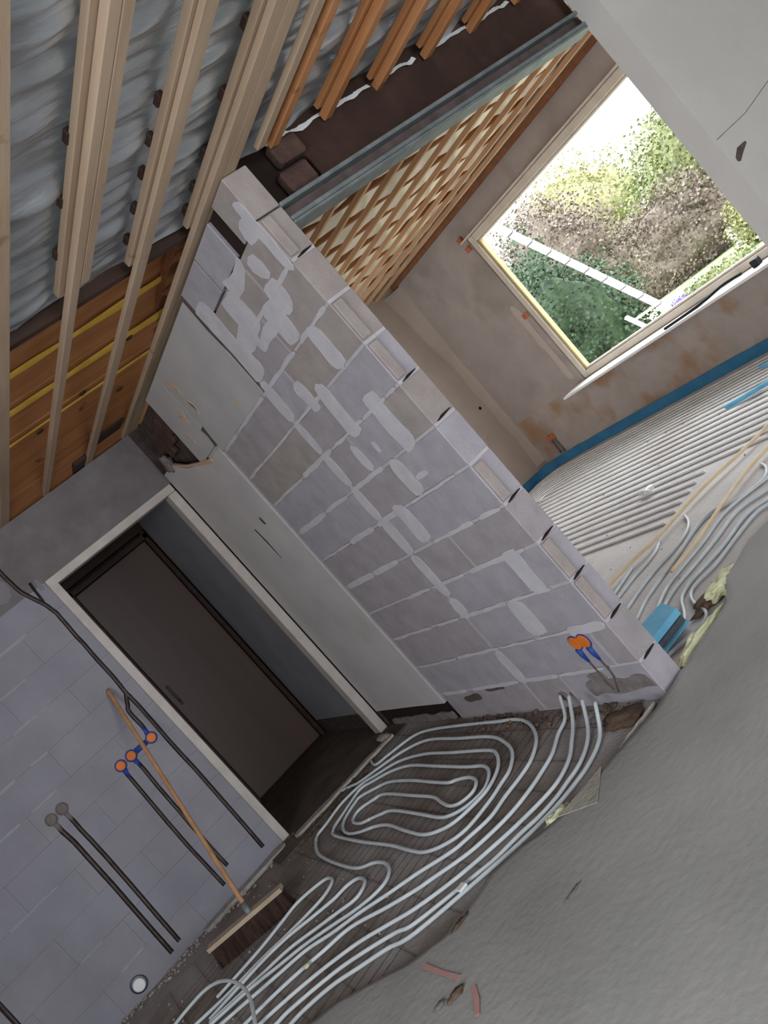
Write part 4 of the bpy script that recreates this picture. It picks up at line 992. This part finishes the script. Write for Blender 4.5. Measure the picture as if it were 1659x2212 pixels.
shrub('copper_shrub', (9.6, 5.95, 1.35), (.9, 1.40, 1.50), M_leafb, 'copper brown shrub high up behind the evergreen', 6000, .09, 2)
shrub('golden_shrub', (11.8, 4.0, .10), (.5, .55, .5), M_leafl, 'small yellow green shrub at the right end of the hedge', 1800, .08, 3)
shrub('beech_hedge', (13.6, 7.3, .35), (.6, 2.5, 1.15), M_leafb, 'long brownish hedge behind the lawn', 6500, .11, 4, 'hedge')
shrub('garden_tree', (16.6, 7.2, 1.3), (1.5, 2.3, 1.6), M_leafm, 'light green tree behind the brownish hedge', 6000, .14, 5, 'tree')
shrub('garden_tree', (17.5, 12.2, 1.9), (1.5, 2.3, 2.0), M_leafl, 'yellow green tree above the copper shrub, far left', 4000, .14, 6, 'tree')
shrub('garden_tree', (15.2, 3.6, .9), (1.0, 1.6, 1.6), M_leafm, 'light green tree at the right end of the hedge', 4000, .13, 7, 'tree')
shrub('flower_bed', (9.3, 3.45, -.16), (.5, .75, .26), M_leafm, 'low leafy flower bed just above the window sill', 2200, .06, 8, 'plants')
shrub('purple_flowers', (8.55, 3.55, .0), (.16, .20, .13), M_purple, 'clump of purple flowers beside the low bed', 500, .04, 9, 'flowers')
MB().cbox((4.05, -4.0, -.249), (6.6, 3.2, -.20), .01).build('bounce_slab', M_paver, label='unseen pale slab added below the sill to bounce daylight indoors', cat='bounce slab')  # hidden pale slab added to bounce daylight up to the far ceiling
MB().cbox((8.8, .4, -.249), (11.4, 2.45, -.20), .01).build('garden_path', M_paver, label='pale garden path at the right of the lawn', cat='path')
bx = empty('garden_box', (9.5, 2.0, -.2), 'white garden storage box on the garden path', 'garden box')
gb = MB().cbox((9.2, 1.62, -.199), (9.7, 2.40, .10), .01).build('body', M_white, bx)
MB().cbox((9.17, 1.59, .1005), (9.73, 2.43, .13), .01).build('lid', M_white, gb)
MB().lathe([(.06, 0), (.06, .40), (.045, .43), (.0, .43)], (12.3, 5.0, -.25), (0, 0, 1), 14).build('white_post', M_white, label='short white post on the lawn in front of the hedge', cat='post')
# white ladder leaning on the house: slotted front rail, shorter second rail, rungs between
pl = empty('leaning_ladder', (6.0, 1.35, -.25), 'white ladder with a slotted rail leaning outside across the window view', 'ladder')
p0, p1 = Vector((6.09, 1.2, -.198)), Vector((4.33, 1.2, 2.68))
rail = MB().beam(p0, p1, .085, .03, (1, 0, .4)).build('rail', M_white, pl)
dv = (p1 - p0); upv = dv.normalized().cross(Vector((0, 1, 0)))
for i in range(1, 15):
    c = p0 + dv*(i/15)
    MB().beam(c - Vector((0, .044, 0)), c + Vector((0, .044, 0)), .012, .034, tuple(upv)).build('slot', M_greyfoam, rail)
MB().beam(p0 + Vector((0, .40, 0)), p0 + dv*.30 + Vector((0, .40, 0)), .045, .03, (1, 0, .4)).build('rail', M_white, pl)
for t in (.10, .185, .27):
    c = p0 + dv*t
    MB().tube([c + Vector((0, .042, 0)), c + Vector((0, .40, 0))], .014, 8).build('rung', M_white, pl)
